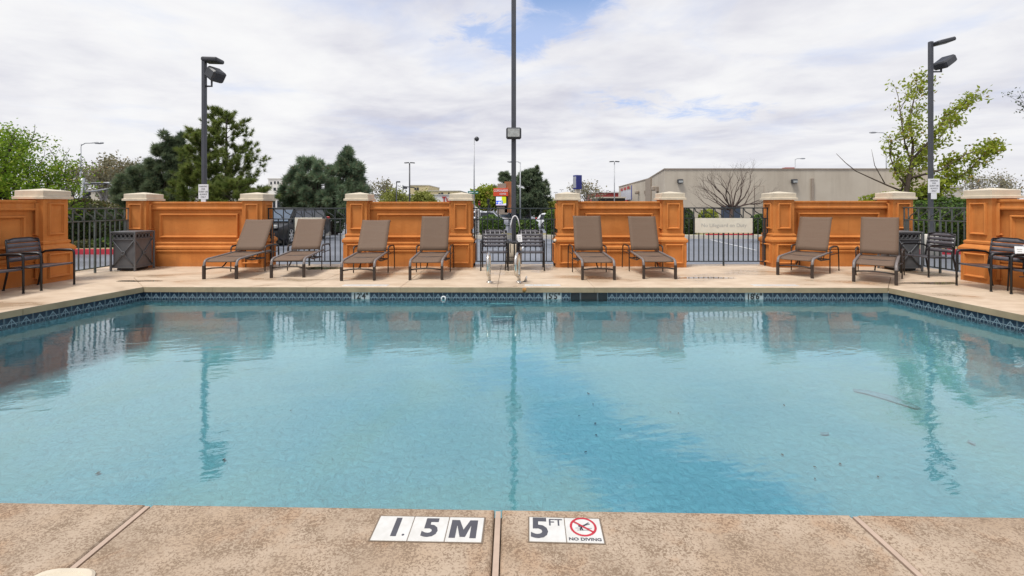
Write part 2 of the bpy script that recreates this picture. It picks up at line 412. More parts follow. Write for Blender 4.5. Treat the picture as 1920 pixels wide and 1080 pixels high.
M['lf_yellow'] = mat_leaf('lime_spring_leaves', (0.17, 0.19, 0.03), (0.34, 0.36, 0.09), None, 0.35)
M['shrub_core'] = mat('dark_shade_core', (0.020, 0.026, 0.012), 1.0)  # near-black colour painted as the shade between the leaves
M['screen'] = None

# ------------------------------------------------------------------ mesh tools
class MB:
    "collects shapes; build() links them as ONE mesh object"
    def __init__(self):
        self.v = []; self.f = []; self.mi = []; self.sm = []
    def add(self, vs, fs, mi=0, smooth=False):
        o = len(self.v)
        self.v += [tuple(p) for p in vs]
        self.f += [tuple(i + o for i in f) for f in fs]
        self.mi += [mi] * len(fs); self.sm += [smooth] * len(fs)
        return self
    def box(self, c, s, mi=0, ch=0.0, rot=None):
        hx, hy, hz = s[0] / 2, s[1] / 2, s[2] / 2
        if ch <= 0:
            vs = [Vector((x * hx, y * hy, z * hz)) for z in (-1, 1) for y in (-1, 1) for x in (-1, 1)]
            fs = [(0, 2, 3, 1), (4, 5, 7, 6), (0, 1, 5, 4), (2, 6, 7, 3), (0, 4, 6, 2), (1, 3, 7, 5)]
        else:
            ch = min(ch, hx * .9, hy * .9, hz * .9)
            vs = []; idx = {}
            for sx in (-1, 1):
                for sy in (-1, 1):
                    for sz in (-1, 1):
                        for ax in range(3):
                            d = [hx - ch, hy - ch, hz - ch]; d[ax] += ch
                            idx[(sx, sy, sz, ax)] = len(vs)
                            vs.append(Vector((sx * d[0], sy * d[1], sz * d[2])))
            fs = []
            def q(*k): fs.append(tuple(idx[a] for a in k))
            for s in (-1, 1):
                q((s, -1, -1, 0), (s, 1, -1, 0), (s, 1, 1, 0), (s, -1, 1, 0))
                q((-1, s, -1, 1), (-1, s, 1, 1), (1, s, 1, 1), (1, s, -1, 1))
                q((-1, -1, s, 2), (1, -1, s, 2), (1, 1, s, 2), (-1, 1, s, 2))
                for s2 in (-1, 1):
                    q((s, s2, -1, 0), (s, s2, -1, 1), (s, s2, 1, 1), (s, s2, 1, 0))
                    q((s, -1, s2, 0), (s, -1, s2, 2), (s, 1, s2, 2), (s, 1, s2, 0))
                    q((-1, s, s2, 1), (-1, s, s2, 2), (1, s, s2, 2), (1, s, s2, 1))
                    for s3 in (-1, 1):
                        q((s, s2, s3, 0), (s, s2, s3, 1), (s, s2, s3, 2))
        if rot is not None: vs = [rot @ p for p in vs]
        c = Vector(c)
        return self.add([p + c for p in vs], fs, mi)
    def tube(self, pts, r, n=8, mi=0, smooth=True, cap=True, flat=None):
        pts = [Vector(p) for p in pts]; k = len(pts)
        rs = r if isinstance(r, (list, tuple)) else [r] * k
        vs = []; prev = None
        for i, p in enumerate(pts):
            a = pts[i] - pts[i - 1] if i else pts[1] - pts[0]
            b = pts[i + 1] - pts[i] if i < k - 1 else a
            d = (a.normalized() + b.normalized())
            d = d.normalized() if d.length > 1e-6 else a.normalized()
            if prev is None:
                up = Vector((0, 0, 1)) if abs(d.z) < 0.9 else Vector((0, 1, 0))
                u = d.cross(up).normalized()
            else:
                u = (prev - d * prev.dot(d))
                u = u.normalized() if u.length > 1e-6 else d.orthogonal().normalized()
            prev = u
            w = d.cross(u)
            su, sw = flat if flat else (1, 1)
            for j in range(n):
                t = 2 * PI * (j + 0.5) / n
                vs.append(p + u * (math.cos(t) * rs[i] * su) + w * (math.sin(t) * rs[i] * sw))
        fs = []
        for i in range(k - 1):
            for j in range(n):
                fs.append((i * n + j, i * n + (j + 1) % n, (i + 1) * n + (j + 1) % n, (i + 1) * n + j))
        self.add(vs, fs, mi, smooth)
        if cap:
            o = len(self.v) - len(vs)
            self.f += [tuple(o + j for j in reversed(range(n))), tuple(o + (k - 1) * n + j for j in range(n))]
            self.mi += [mi, mi]; self.sm += [False, False]
        return self
    def cyl(self, c, r, h, n=20, mi=0, r2=None):
        c = Vector(c)
        return self.tube([c, c + Vector((0, 0, h))], [r, r if r2 is None else r2], n, mi)
    def stack(self, prof, mi=0, c=(0, 0)):
        "square tower from (half width, z) pairs"
        vs = []; fs = []
        for h, z in prof:
            vs += [(c[0] - h, c[1] - h, z), (c[0] + h, c[1] - h, z), (c[0] + h, c[1] + h, z), (c[0] - h, c[1] + h, z)]
        for i in range(len(prof) - 1):
            for j in range(4):
                a = i * 4 + j; b = i * 4 + (j + 1) % 4
                fs.append((a, b, b + 4, a + 4))
        fs.append((3, 2, 1, 0)); e = (len(prof) - 1) * 4
        fs.append((e, e + 1, e + 2, e + 3))
        return self.add(vs, fs, mi)
    def prism(self, poly, z0, z1, mi=0, mi_side=None):
        n = len(poly)
        vs = [(p[0], p[1], z0) for p in poly] + [(p[0], p[1], z1) for p in poly]
        ar = sum(poly[i][0] * poly[(i + 1) % n][1] - poly[(i + 1) % n][0] * poly[i][1] for i in range(n))
        up = tuple(range(n, 2 * n)); dn = tuple(reversed(range(n)))
        sd = [(i, (i + 1) % n, n + (i + 1) % n, n + i) for i in range(n)]
        if ar < 0:
            up = up[::-1]; dn = dn[::-1]; sd = [f[::-1] for f in sd]
        self.add(vs, [up, dn], mi)
        o = len(self.v) - 2 * n
        self.f += [tuple(o + i for i in f) for f in sd]
        self.mi += [mi if mi_side is None else mi_side] * n; self.sm += [False] * n
        return self
    def extrude_x(self, prof, x0, x1, mi=0):
        "closed profile of (y, z) swept along x"
        n = len(prof)
        vs = [(x0, p[0], p[1]) for p in prof] + [(x1, p[0], p[1]) for p in prof]
        fs = [(i, n + i, n + (i + 1) % n, (i + 1) % n) for i in range(n)]
        fs += [tuple(range(n)), tuple(reversed(range(n, 2 * n)))]
        return self.add(vs, fs, mi)
    def lathe(self, prof, n=20, c=(0, 0, 0), mi=0, smooth=True):
        vs = []; k = len(prof)
        for r, z in prof:
            for j in range(n):
                t = 2 * PI * j / n
                vs.append((c[0] + r * math.cos(t), c[1] + r * math.sin(t), c[2] + z))
        fs = [(i * n + j, i * n + (j + 1) % n, (i + 1) * n + (j + 1) % n, (i + 1) * n + j) for i in range(k - 1) for j in range(n)]
        fs += [tuple(reversed(range(n))), tuple(range((k - 1) * n, k * n))]
        return self.add(vs, fs, mi, smooth)
    def xform(self, m):
        self.v = [tuple(m @ Vector(p)) for p in self.v]; return self
    def mesh(self, name, mats):
        me = bpy.data.meshes.new(name)
        me.from_pydata(self.v, [], self.f)
        for m in (mats if isinstance(mats, (list, tuple)) else [mats]): me.materials.append(m)
        me.polygons.foreach_set('material_index', self.mi)
        me.polygons.foreach_set('use_smooth', self.sm)
        me.update()
        return me
    def fix(self):
        "make normals face outwards"
        bm = bmesh.new()
        return self
    def build(self, name, mats, parent=None, recalc=True):
        me = self.mesh(name, mats)
        if recalc:
            bm = bmesh.new(); bm.from_mesh(me); bmesh.ops.recalc_face_normals(bm, faces=bm.faces); bm.to_mesh(me); bm.free()
        return link(name, me, parent)

def link(name, data, parent=None, loc=None, rot=None):
    o = bpy.data.objects.new(name, data); COL.objects.link(o)
    if parent is not None: o.parent = parent
    if loc is not None: o.location = loc
    if rot is not None: o.rotation_euler = rot
    return o

def tag(o, label=None, cat=None, group=None, kind=None):
    if label: o['label'] = label
    if cat: o['category'] = cat
    if group: o['group'] = group
    if kind: o['kind'] = kind
    return o

def thing(name, label, cat, loc=(0, 0, 0), rz=0.0, group=None):
    o = bpy.data.objects.new(name, None); COL.objects.link(o)
    o.empty_display_size = 0.2
    o.location = loc; o.rotation_euler = (0, 0, rz)
    return tag(o, label, cat, group)

def kids(o): return [c for c in KIDS.get(o.name, [])]
def copy_tree(o, label=None, loc=None, rz=None, parent=None):
    c = o.copy(); COL.objects.link(c)
    if parent is not None: c.parent = parent
    if label: c['label'] = label
    if loc is not None: c.location = loc
    if rz is not None: c.rotation_euler = (0, 0, rz)
    for ch in list(o.children): copy_tree(ch, parent=c)
    return c

def mesh_np(name, V, Fc, mats, smooth=False):
    V = np.asarray(V, dtype=np.float32); Fc = np.asarray(Fc, dtype=np.int32)
    me = bpy.data.meshes.new(name); n, k = Fc.shape
    me.vertices.add(len(V)); me.vertices.foreach_set('co', V.ravel())
    me.loops.add(n * k); me.loops.foreach_set('vertex_index', Fc.ravel())
    me.polygons.add(n); me.polygons.foreach_set('loop_start', np.arange(0, n * k, k, dtype=np.int32))
    me.polygons.foreach_set('loop_total', np.full(n, k, dtype=np.int32))
    for m in mats: me.materials.append(m)
    me.update(calc_edges=True)
    return me

def text(name, s, size, m, parent, loc, rot=(0, 0, 0), bold=0.0, sx=1.0, align='CENTER', shear=0.0, ext=0.0004):
    cu = bpy.data.curves.new(name, 'FONT'); cu.body = s; cu.size = size
    cu.align_x = align; cu.align_y = 'CENTER'; cu.offset = bold; cu.extrude = ext; cu.shear = shear
    cu.resolution_u = 3
    tmp = bpy.data.objects.new(name, cu); COL.objects.link(tmp)
    bpy.context.view_layer.update()
    me = bpy.data.meshes.new_from_object(tmp.evaluated_get(bpy.context.evaluated_depsgraph_get()))
    bpy.data.objects.remove(tmp); bpy.data.curves.remove(cu)
    me.materials.clear(); me.materials.append(m)
    if sx != 1.0:
        for v in me.vertices: v.co.x *= sx
    o = link(name, me, parent, loc, rot)
    return o

# ------------------------------------------------------------------ pool and deck
NL, NR = Vector((-7.22, 2.212)), Vector((6.66, 1.909))        # near corners of the coping edge
FL, FR = Vector((-6.20, 7.655)), Vector((6.27, 7.585))        # far corners
WZ = -0.205

def lerp(a, b, t): return a + (b - a) * t
def x_on(a, b, X): return lerp(a, b, (X - a.x) / (b.x - a.x))
def y_on(a, b, Y): return lerp(a, b, (Y - a.y) / (b.y - a.y))

def slab_mesh(poly, z0, z1, mats, ms, bev=0.012):
    bm = bmesh.new()
    lo = [bm.verts.new((p[0], p[1], z0)) for p in poly]; hi = [bm.verts.new((p[0], p[1], z1)) for p in poly]
    n = len(poly)
    bm.faces.new(hi); bm.faces.new(lo[::-1])
    for i in range(n):
        f = bm.faces.new((lo[i], lo[(i + 1) % n], hi[(i + 1) % n], hi[i])); f.material_index = ms
    bmesh.ops.recalc_face_normals(bm, faces=bm.faces)
    ed = [e for e in bm.edges if all(v.co.z > z1 - 1e-5 for v in e.verts)]
    bmesh.ops.bevel(bm, geom=ed, offset=bev, segments=3, profile=0.5, affect='EDGES')
    me = bpy.data.meshes.new('deck_slab'); bm.to_mesh(me); bm.free()
    for m in mats: me.materials.append(m)
    return me

def shrink(poly, g, sides=None):
    "move each edge of a convex CCW polygon inwards by g (only edges in sides)"
    n = len(poly); out = []
    P = [Vector((p[0], p[1])) for p in poly]
    def edge(i):
        a, b = P[i], P[(i + 1) % n]; d = (b - a).normalized(); nrm = Vector((-d.y, d.x))
        o = g if sides is None or i in sides else 0.0
        return a + nrm * o, d
    for i in range(n):
        a, d = edge(i - 1); b, e = edge(i)
        cr = d.x * e.y - d.y * e.x
        t = ((b.x - a.x) * e.y - (b.y - a.y) * e.x) / cr
        out.append(a + d * t)
    return out

def build_deck():
    deck = MB()
    # bed below the slabs: a ring of four sheets round the pool
    o = [Vector((-9.15, -6.0)), Vector((9.15, -6.0)), Vector((9.15, 10.62)), Vector((-9.15, 10.62))]
    i_ = [NL + Vector((-.03, -.03)), NR + Vector((.03, -.03)), FR + Vector((.03, .03)), FL + Vector((-.03, .03))]
    for k in range(4):
        a, b = o[k], o[(k + 1) % 4]; c, d = i_[(k + 1) % 4], i_[k]
        deck.add([(p.x, p.y, -0.022) for p in (a, b, c, d)], [(0, 1, 2, 3)])
    deck.add([(p.x, p.y, z) for z in (-0.35, -0.022) for p in o], [(0, 1, 5, 4), (1, 2, 6, 5), (2, 3, 7, 6), (3, 0, 4, 7)])
    root = tag(deck.build('pool_deck', M['subbase']), kind='structure')
    fm = [M['deck'], M['nose']]; nm = [M['near'], M['nose']]
    oFL, oFR = Vector((-7.17, 8.63)), Vector((7.17, 8.62))
    oNL, oNR = Vector((-8.2, 1.2)), Vector((7.6, 0.9))
    def slab(poly, mats, gap=0.003, side_mat=1, sides=None, z0=-0.09):
        me = slab_mesh(shrink(poly, gap, sides), z0, 0.0, mats, side_mat, 0.006 if gap < .01 else 0.016)
        link('deck_slab', me, root)
    # far band
    xs = [-5.03, -3.45, -1.87, -0.243, 1.38, 3.02, 4.69]
    ins = [FL] + [x_on(FL, FR, x) for x in xs] + [FR]
    outs = [oFL] + [x_on(oFL, oFR, x * 1.0) for x in xs] + [oFR]
    for k in range(len(ins) - 1):
        slab([ins[k], ins[k + 1], outs[k + 1], outs[k]], fm, sides=(1, 2, 3))
    # side bands
    ysl = [6.05, 4.45, 2.9]; ysr = [5.54, 3.95, 2.6]
    L_in = [FL] + [y_on(NL, FL, y) for y in ysl] + [NL]; oLL = [oFL] + [y_on(oNL, oFL, y) for y in ysl] + [Vector((oNL.x, NL.y))]
    R_in = [FR] + [y_on(NR, FR, y) for y in ysr] + [NR]; oRR = [oFR] + [y_on(oNR, oFR, y) for y in ysr] + [Vector((oNR.x, NR.y))]
    for k in range(4):
        slab([L_in[k], oLL[k], oLL[k + 1], L_in[k + 1]], fm, sides=(0, 1, 2))
        slab([R_in[k + 1], oRR[k + 1], oRR[k], R_in[k]], fm, sides=(0, 1, 2))
    # outer deck slabs
    fx = [-9.15] + [-7.17] + xs + [7.17] + [9.15]
    for k in range(1, len(fx) - 2):
        a, b = fx[k], fx[k + 1]
        slab([x_on(oFL, oFR, a), x_on(oFL, oFR, b), Vector((b, 10.62)), Vector((a, 10.62))], fm)
    for s in (-1, 1):
        ys = [1.0, 2.6, 4.2, 5.8, 7.3, 8.63, 10.62]
        for k in range(6):
            def inn(y):
                if y >= 8.62: return 7.17 * s
                return (y_on(oNL, oFL, y) if s < 0 else y_on(oNR, oFR, y)).x
            p = [Vector((9.15 * s, ys[k])), Vector((9.15 * s, ys[k + 1])), Vector((inn(ys[k + 1]), ys[k + 1])), Vector((inn(ys[k]), ys[k]))]
            if s < 0: p = p[::-1]
            slab(p, fm)
    # near deck, rough texture, wide tooled joints
    nx = [-9.15, -4.9, -3.28, -1.665, -0.062, 1.515, 3.12, 4.75, 9.15]
    for k in range(len(nx) - 1):
        a, b = nx[k], nx[k + 1]
        pa, pb = x_on(NL, NR, a), x_on(NL, NR, b)
        slab([Vector((a, -6.0)), Vector((b, -6.0)), pb, pa], nm, gap=0.0165, sides=(1, 3), side_mat=0)
        if 0 < k:
            j = MB(); w = 0.0115
            j.prism([(a - w, -5.9), (a + w, -5.9), (a + w, pa.y - 0.012), (a - w, pa.y - 0.012)], -0.03, -0.004)
            j.build('joint_strip', M['joint'], root)
    st = MB(); q = x_on(FL, FR, 0.205)
    st.tube([(q.x, q.y - 0.002, -0.012), (q.x + .004, q.y - 0.002, -0.045), (q.x - .006, q.y - 0.002, -0.085)], [0.030, 0.036, 0.022], 10, flat=(1.0, 0.06))
    st.build('rust_stain', M['rust'], root)
build_deck()

def build_pool():
    g = 0.03
    A = [NL + Vector((-g, -g)), NR + Vector((g, -g)), FR + Vector((g, g)), FL + Vector((-g, g))]
    c = Vector((0, 5.0))
    b = MB()
    rings = []
    for z, k in ((-0.09, 0.0), (-0.58, 0.0), (-0.76, 0.05), (-0.88, 0.14), (-0.96, 0.30), (-1.0, 0.55)):
        rings.append([(p.x + (1 if p.x < 0 else -1) * k, p.y + (1 if p.y < 5 else -1) * k, z) for p in A])
    vs = [p for r in rings for p in r]
    fs = [(i * 4 + (j + 1) % 4, i * 4 + j, i * 4 + 4 + j, i * 4 + 4 + (j + 1) % 4) for i in range(len(rings) - 1) for j in range(4)]
    e = (len(rings) - 1) * 4
    fs.append((e, e + 1, e + 2, e + 3))
    b.add(vs, fs)
    basin = tag(b.build('pool_basin', M['pool'], recalc=False), kind='structure')
    w = MB(); w.add([(p.x, p.y, WZ) for p in [NL + Vector((-g, -g)), NR + Vector((g, -g)), FR + Vector((g, g)), FL + Vector((-g, g))]], [(0, 1, 2, 3)])
    tag(w.build('pool_water', M['water'], recalc=False), kind='structure')
    # waterline tiles, each its own piece
    tw, th = 0.1535, 0.150
    tb = MB().box((0, 0, 0), (tw - 0.006, 0.012, th), ch=0.0015)
    tme = tb.mesh('waterline_tile', M['tile'])
    bl = MB().box((0, 0, 0), (tw - 0.006, 0.012, th), ch=0.0015).mesh('number_tile', M['grey_tile'])
    bk = MB().box((0, 0, 0), (tw - 0.006, 0.012, th), ch=0.0015).mesh('black_tile', M['black_tile'])
    def k_of(px): return (x_on(A[3], A[2], (px - 960) / F * 7.66) - A[3]).length / tw
    skipped = set(); blacks = set(); pos = {}
    for px in (677.5, 1031, 1416, 1107):
        kc = round(k_of(px)); skipped |= {kc - 1, kc}; pos[px] = A[3] + (A[2] - A[3]).normalized() * (kc * tw)
        if px == 1107: blacks |= {kc - 2, kc + 1}
    def run(a, b, inward, far=False, upto=1e9):
        d = (b - a); L = d.length; d.normalize(); ang = math.atan2(d.y, d.x)
        n = int(min(L, upto) / tw)
        back = MB(); nrm = inward
        p0, p1 = a + nrm * 0.004, a + d * min(L, upto) + nrm * 0.004
        back.add([(p0.x, p0.y, -0.245), (p1.x, p1.y, -0.245), (p1.x, p1.y, -0.09), (p0.x, p0.y, -0.09)], [(0, 1, 2, 3)])
        back.build('grout_bed', M['grout'], basin)
        for k in range(n):
            p = a + d * ((k + 0.5) * tw) + nrm * 0.006
            me = tme
            if far:
                if k in skipped: continue
                if k in blacks: me = bk
            link('waterline_tile', me, basin, (p.x, p.y, -0.167), (0, 0, ang if not far else ang))
    A0, A1, A2, A3 = A
    run(A3, A2, Vector((0, -1)), far=True)
    run(A3, A0, (A2 - A3).normalized(), upto=4.6)
    run(A2, A1, (A3 - A2).normalized(), upto=4.6)
    # number tiles on the far waterline
    for px, s, txt in ((677.5, "12'4\"", '12 feet 4 inches'), (1031, "15'5\"", '15 feet 5 inches'), (1416, "18'6\"", '18 feet 6 inches')):
        p = pos[px]
        t = thing('width_marker', 'pale grey waterline tile pair reading %s in black' % s, 'depth marker', (p.x, p.y - 0.006, -0.167), 0, 'number tiles in the far waterline')
        for k in (-1, 1):
            link('tile', bl, t, (k * tw / 2, 0, 0))
        text('lettering', s, 0.135, M['black'], t, (0, -0.0075, 0.008), (R(90), 0, 0), bold=0.004, sx=.95)
    # skimmer mouth
    p = pos[1107]
    sk = thing('pool_skimmer', 'dark skimmer mouth in the far waterline tiles right of the 15\'5" tiles', 'skimmer', (p.x, p.y, -0.167))
    m = MB(); m.box((0, -0.006, 0), (0.262, 0.004, 0.15))
    m.build('throat', M['black'], sk)
    m = MB(); m.box((-.138, -.010, 0), (.014, .016, .15)); m.box((.138, -.010, 0), (.014, .016, .15)); m.box((0, -.010, -.069), (.262, .016, .012))
    m.build('faceplate', M['bin'], sk)
    # return fitting
    p = x_on(A3, A2, (832 - 960) / F * 7.66)
    m = MB(); n = 16
    pts = [(math.cos(2 * PI * k / n) * 0.034, 0, math.sin(2 * PI * k / n) * 0.034) for k in range(n + 1)]
    m.tube(pts, 0.013, 6, cap=False)
    o = tag(m.build('return_fitting', M['white']), 'small white ring fitting set in the far waterline tiles', 'pool fitting')
    o.location = (p.x, p.y - 0.014, -0.195)
    # step lips on the far wall below the rails
    p = x_on(A3, A2, (941 - 960) / F * 7.66)
    st = thing('wall_step', 'white recessed step treads on the far pool wall below the grab rails', 'pool steps', (p.x, p.y, -0.28))
    for k in range(3):
        MB().box((0, -0.025, -0.22 * k), (0.38, 0.05, 0.022), ch=0.006).build('step_tread', M['white'], st)
build_pool()

# ---- inlaid depth markers on the near deck
def near_markers():
    def pt(px, py):
        Y = CH * F / (py - HY); return Vector(((px - 960) / F * Y, Y))
    def marker(name, label, a, b, c, d, words):
        "a,b near-left/near-right, d,c far-left/far-right corners in the photo"
        a, b, c, d = [pt(*q) for q in (a, b, c, d)]
        o = (a + b) / 2
        ang = math.atan2((b - a).y, (b - a).x)
        t = thing(name, label, 'depth marker', (o.x, o.y, 0.0), ang)
        return t, (b - a).length, ((d + c) / 2 - o).length
    t, w, h = marker('depth_marker', 'row of three white tiles reading 1.5 M inlaid in the near deck', (693, 1014), (903, 1018), (909, 973), (711, 968), None)
    k3 = w / 3
    MB().box((0, h / 2, -.004), (w + .010, h + .010, .012)).build('grout_bed', M['subbase'], t)
    for k, (s, dx) in enumerate((('1.', 0.012), ('5', 0.006), ('M', -0.006))):
        q = MB(); q.box((0, 0, 0), (k3 - 0.003, h, 0.012), ch=0.0015)
        o = q.build('tile', M['white_tile'], t); o.location = ((k - 1) * k3, h / 2, -0.002)
        if s == 'M':
            st_ = .235; P = [(0, 0), (0, 1), (.30, 1), (.5, .46), (.70, 1), (1, 1), (1, 0), (1 - st_, 0), (1 - st_, .70), (.60, .06), (.40, .06), (st_, .70), (st_, 0)]
            MB().add([(dx + (x - .5) * h * .78, (y - .5) * h * .735, .0066) for x, y in P], [tuple(range(len(P)))[::-1]]).build('numeral', M['charcoal'], o, recalc=False)
            continue
        if s == '1.':
            s = '1'; text('decimal_point', '.', h * .62, M['charcoal'], o, (dx + .040, -.018, .0064))
        text('numeral', s, h * 1.02, M['charcoal'], o, (dx, 0.0, 0.0064), bold=0.0048 if k < 2 else 0.0, sx=1.0 if k < 2 else 0.80, shear=0.0)
    t, w, h = marker('depth_marker', 'pair of white tiles reading 5 FT and NO DIVING in the near deck', (992, 1016), (1134, 1020), (1126, 974), (992, 971), None)
    k2 = w / 2
    MB().box((0, h / 2, -.004), (w + .010, h + .010, .012)).build('grout_bed', M['subbase'], t)
    q = MB(); q.box((0, 0, 0), (k2 - 0.003, h, 0.012), ch=0.0015)
    o = q.build('tile', M['white_tile'], t); o.location = (-k2 / 2, h / 2, -0.002)
    text('numeral', '5', h * 1.15, M['charcoal'], o, (-0.032, 0.0, 0.0064), bold=0.004)
    text('numeral', 'FT', h * 0.40, M['charcoal'], o, (0.036, h * 0.27, 0.0064), bold=0.0006)
    q = MB(); q.box((0, 0, 0), (k2 - 0.003, h, 0.012), ch=0.0015)
    o = q.build('tile', M['white_tile'], t); o.location = (k2 / 2, h / 2, -0.002)
    # red ring and bar, swimmer pictogram
    zc = 0.0066; cy = 0.018
    rg = MB(); n = 28; r0, r1 = 0.047, 0.057
    vs = []
    for k in range(n):
        a = 2 * PI * k / n
        for r in (r0, r1): vs.append((r * math.cos(a), cy + r * math.sin(a), zc))
    fs = [(2 * k, 2 * k + 1, (2 * k + 3) % (2 * n), (2 * k + 2) % (2 * n)) for k in range(n)]
    rg.add(vs, fs)
    c, s = math.cos(R(-38)), math.sin(R(-38))
    bar = [(-.05, -.0045), (.05, -.0045), (.05, .0045), (-.05, .0045)]
    rg.add([(x * c - y * s, cy + x * s + y * c, zc + 0.0006) for x, y in bar], [(0, 1, 2, 3)])
    rg.build('prohibition_ring', M['red_ink'], o)
    dv = MB()
    def st(p, q, wd):
        p, q = Vector(p), Vector(q); d = (q - p).normalized(); nn = Vector((-d.y, d.x)) * wd
        dv.add([(*(p - nn), zc - .0003), (*(q - nn), zc - .0003), (*(q + nn), zc - .0003), (*(p + nn), zc - .0003)], [(0, 1, 2, 3)])
    st((-.010, cy - .002), (.006, cy + .010), .0045); st((.006, cy + .010), (.026, cy + .026), .003); st((.006, cy + .008), (.030, cy + .018), .0022)
    st((-.010, cy - .002), (-.014, cy - .022), .0035); st((-.008, cy - .004), (-.003, cy - .022), .003)
    st((-.028, cy - .020), (.030, cy - .020), .0012); st((-.034, cy - .008), (-.014, cy - .008), .0012); st((.006, cy - .008), (.036, cy - .008), .0012)
    hd = [(-.016 + .0055 * math.cos(a * PI / 5), cy + .004 + .0055 * math.sin(a * PI / 5), zc - .0003) for a in range(10)]
    dv.add(hd, [tuple(range(10))])
    dv.build('diver_pictogram', M['charcoal'], o)
    text('lettering', 'NO DIVING', h * 0.155, M['charcoal'], o, (0, -h * 0.385, 0.0064), bold=0.0008, sx=1.15)
    # tile squares set in the far deck edge, seen edge on
    for X0, n, lab in ((643, 5, 'row of white marker tiles set flush in the far deck edge above the 12\'4" tiles'),
                       (983, 4, 'row of white marker tiles set flush in the far deck edge above the 15\'5" tiles'),
                       (1410, 5, 'row of white marker tiles set flush in the far deck edge above the 18\'6" tiles')):
        Y = 7.80; x = (X0 - 960) / F * Y
        t = thing('deck_marker', lab, 'depth marker', (x, Y, 0), R(-0.3), 'white marker tiles in the far deck edge')
        for k in range(n):
            w = 0.155
            MB().box((0.08 + k * w, 0, 0), (w - 0.004, 0.15, 0.012), ch=0.0015).build('tile', M['white_tile'], t).location = (0, 0, -0.002)
    # skimmer lid
    p = pt(108, 1094)
    m = MB(); n = 32; prof = []
    for k in range(n):
        a = 2 * PI * k / n; ca, sa = math.cos(a), math.sin(a); e = 0.55
        prof.append((abs(ca) ** e * math.copysign(1, ca), abs(sa) ** e * math.copysign(1, sa)))
    def ring(sx, sy, z): return [(x * sx, y * sy, z) for x, y in prof]
    vs = ring(.122, .122, -.01) + ring(.122, .122, .004) + ring(.114, .114, .010) + ring(.098, .098, .010) + ring(.094, .094, .006)
    fs = [(i * n + j, i * n + (j + 1) % n, (i + 1) * n + (j + 1) % n, (i + 1) * n + j) for i in range(4) for j in range(n)]
    fs.append(tuple(range(4 * n, 5 * n)))
    m.add(vs, fs, 0, False)
    o = tag(m.build('skimmer_lid', M['cap']), 'beige round cornered skimmer lid in the near deck corner', 'lid')
    o.location = (p.x - .002, p.y - 0.058, 0.001)
near_markers()

# ---- puddles on the far deck
def puddle(px, py, sx, sy, seed, label):
    rng = random.Random(seed)
    Y = CH * F / (py - HY); X = (px - 960) / F * Y
    n = 26; ph = [rng.uniform(0, 6.28) for _ in range(4)]
    vs = []
    for k in range(n):
        a = 2 * PI * k / n
        r = 1 + 0.22 * math.sin(2 * a + ph[0]) + 0.15 * math.sin(3 * a + ph[1]) + 0.10 * math.sin(5 * a + ph[2])
        vs.append((X + sx * r * math.cos(a), Y + sy * r * math.sin(a), 0.0025))
    m = MB().add(vs, [tuple(range(n))])
    tag(m.build('puddle', M['puddle'], recalc=False), label, 'puddle', 'puddles on the far deck', 'structure')
puddle(1325, 521, 0.42, 0.13, 3, 'puddle')
puddle(258, 527, 0.34, 0.10, 4, 'puddle')
puddle(1745, 531, 0.62, 0.10, 6, 'puddle')
puddle(600, 503, 0.40, 0.25, 7, 'puddle')

# ------------------------------------------------------------------ walls, piers, fences
FRAME_CACHE = {}
def frame_mesh(w, h, bw=0.046, d=0.040):
    "raised rectangular moulding, in the xz plane, facing -y"
    key = (round(w, 3), round(h, 3), bw, d)
    if key in FRAME_CACHE: return FRAME_CACHE[key]
    m = MB()
    prof = [(0.0, 0.0), (0.2, 0.85), (0.45, 1.0), (0.7, 0.85), (0.82, 0.35), (1.0, 0.0)]   # across bar, proud
    rings = [[(-w / 2 + a * bw, -d * b, -h / 2 + a * bw), (w / 2 - a * bw, -d * b, -h / 2 + a * bw),
              (w / 2 - a * bw, -d * b, h / 2 - a * bw), (-w / 2 + a * bw, -d * b, h / 2 - a * bw)] for a, b in prof]
    vs = [p for r in rings for p in r]
    fs = [(i * 4 + j, i * 4 + (j + 1) % 4, i * 4 + 4 + (j + 1) % 4, i * 4 + 4 + j) for i in range(len(prof) - 1) for j in range(4)]
    m.add(vs, fs)
    FRAME_CACHE[key] = m.mesh('panel_frame', M['stucco'])
    return FRAME_CACHE[key]

def pier(label, x, y, rz=0.0, skip=(), dz=0.0):
    t = thing('gate_pier', label, 'pier', (x, y, 0), rz, 'orange stucco piers with cream caps')
    H = 1.47 + dz
    m = MB(); m.stack([(.275, 0), (.275, .535), (.287, .545), (.302, .565), (.302, .605), (.285, .63), (.238, .672), (.238, .68), (.250, .69), (.250, .725), (.238, .735), (.222, .745), (.222, H)])
    m.build('shaft', M['stucco'], t)
    m = MB(); m.stack([(.235, H), (.275, H + .004), (.275, H + .045), (.250, H + .052), (.250, H + .145), (.244, H + .152), (.012, H + .192)])
    m.build('cap', M['cap'], t)
    for k in range(4):
        if k in skip: continue
        a = k * PI / 2                      # 0 faces -y, 1 faces +x, 2 faces +y, 3 faces -x
        rot = Matrix.Rotation(a, 4, 'Z')
        for (w, h, zc, off) in ((.30, .58, 1.12 + dz / 2, .222), (.41, .44, .30, .275)):
            p = rot @ Vector((0, -off - .001, zc))
            link('panel_frame', frame_mesh(w, h), t, p, (0, 0, a))
    return t

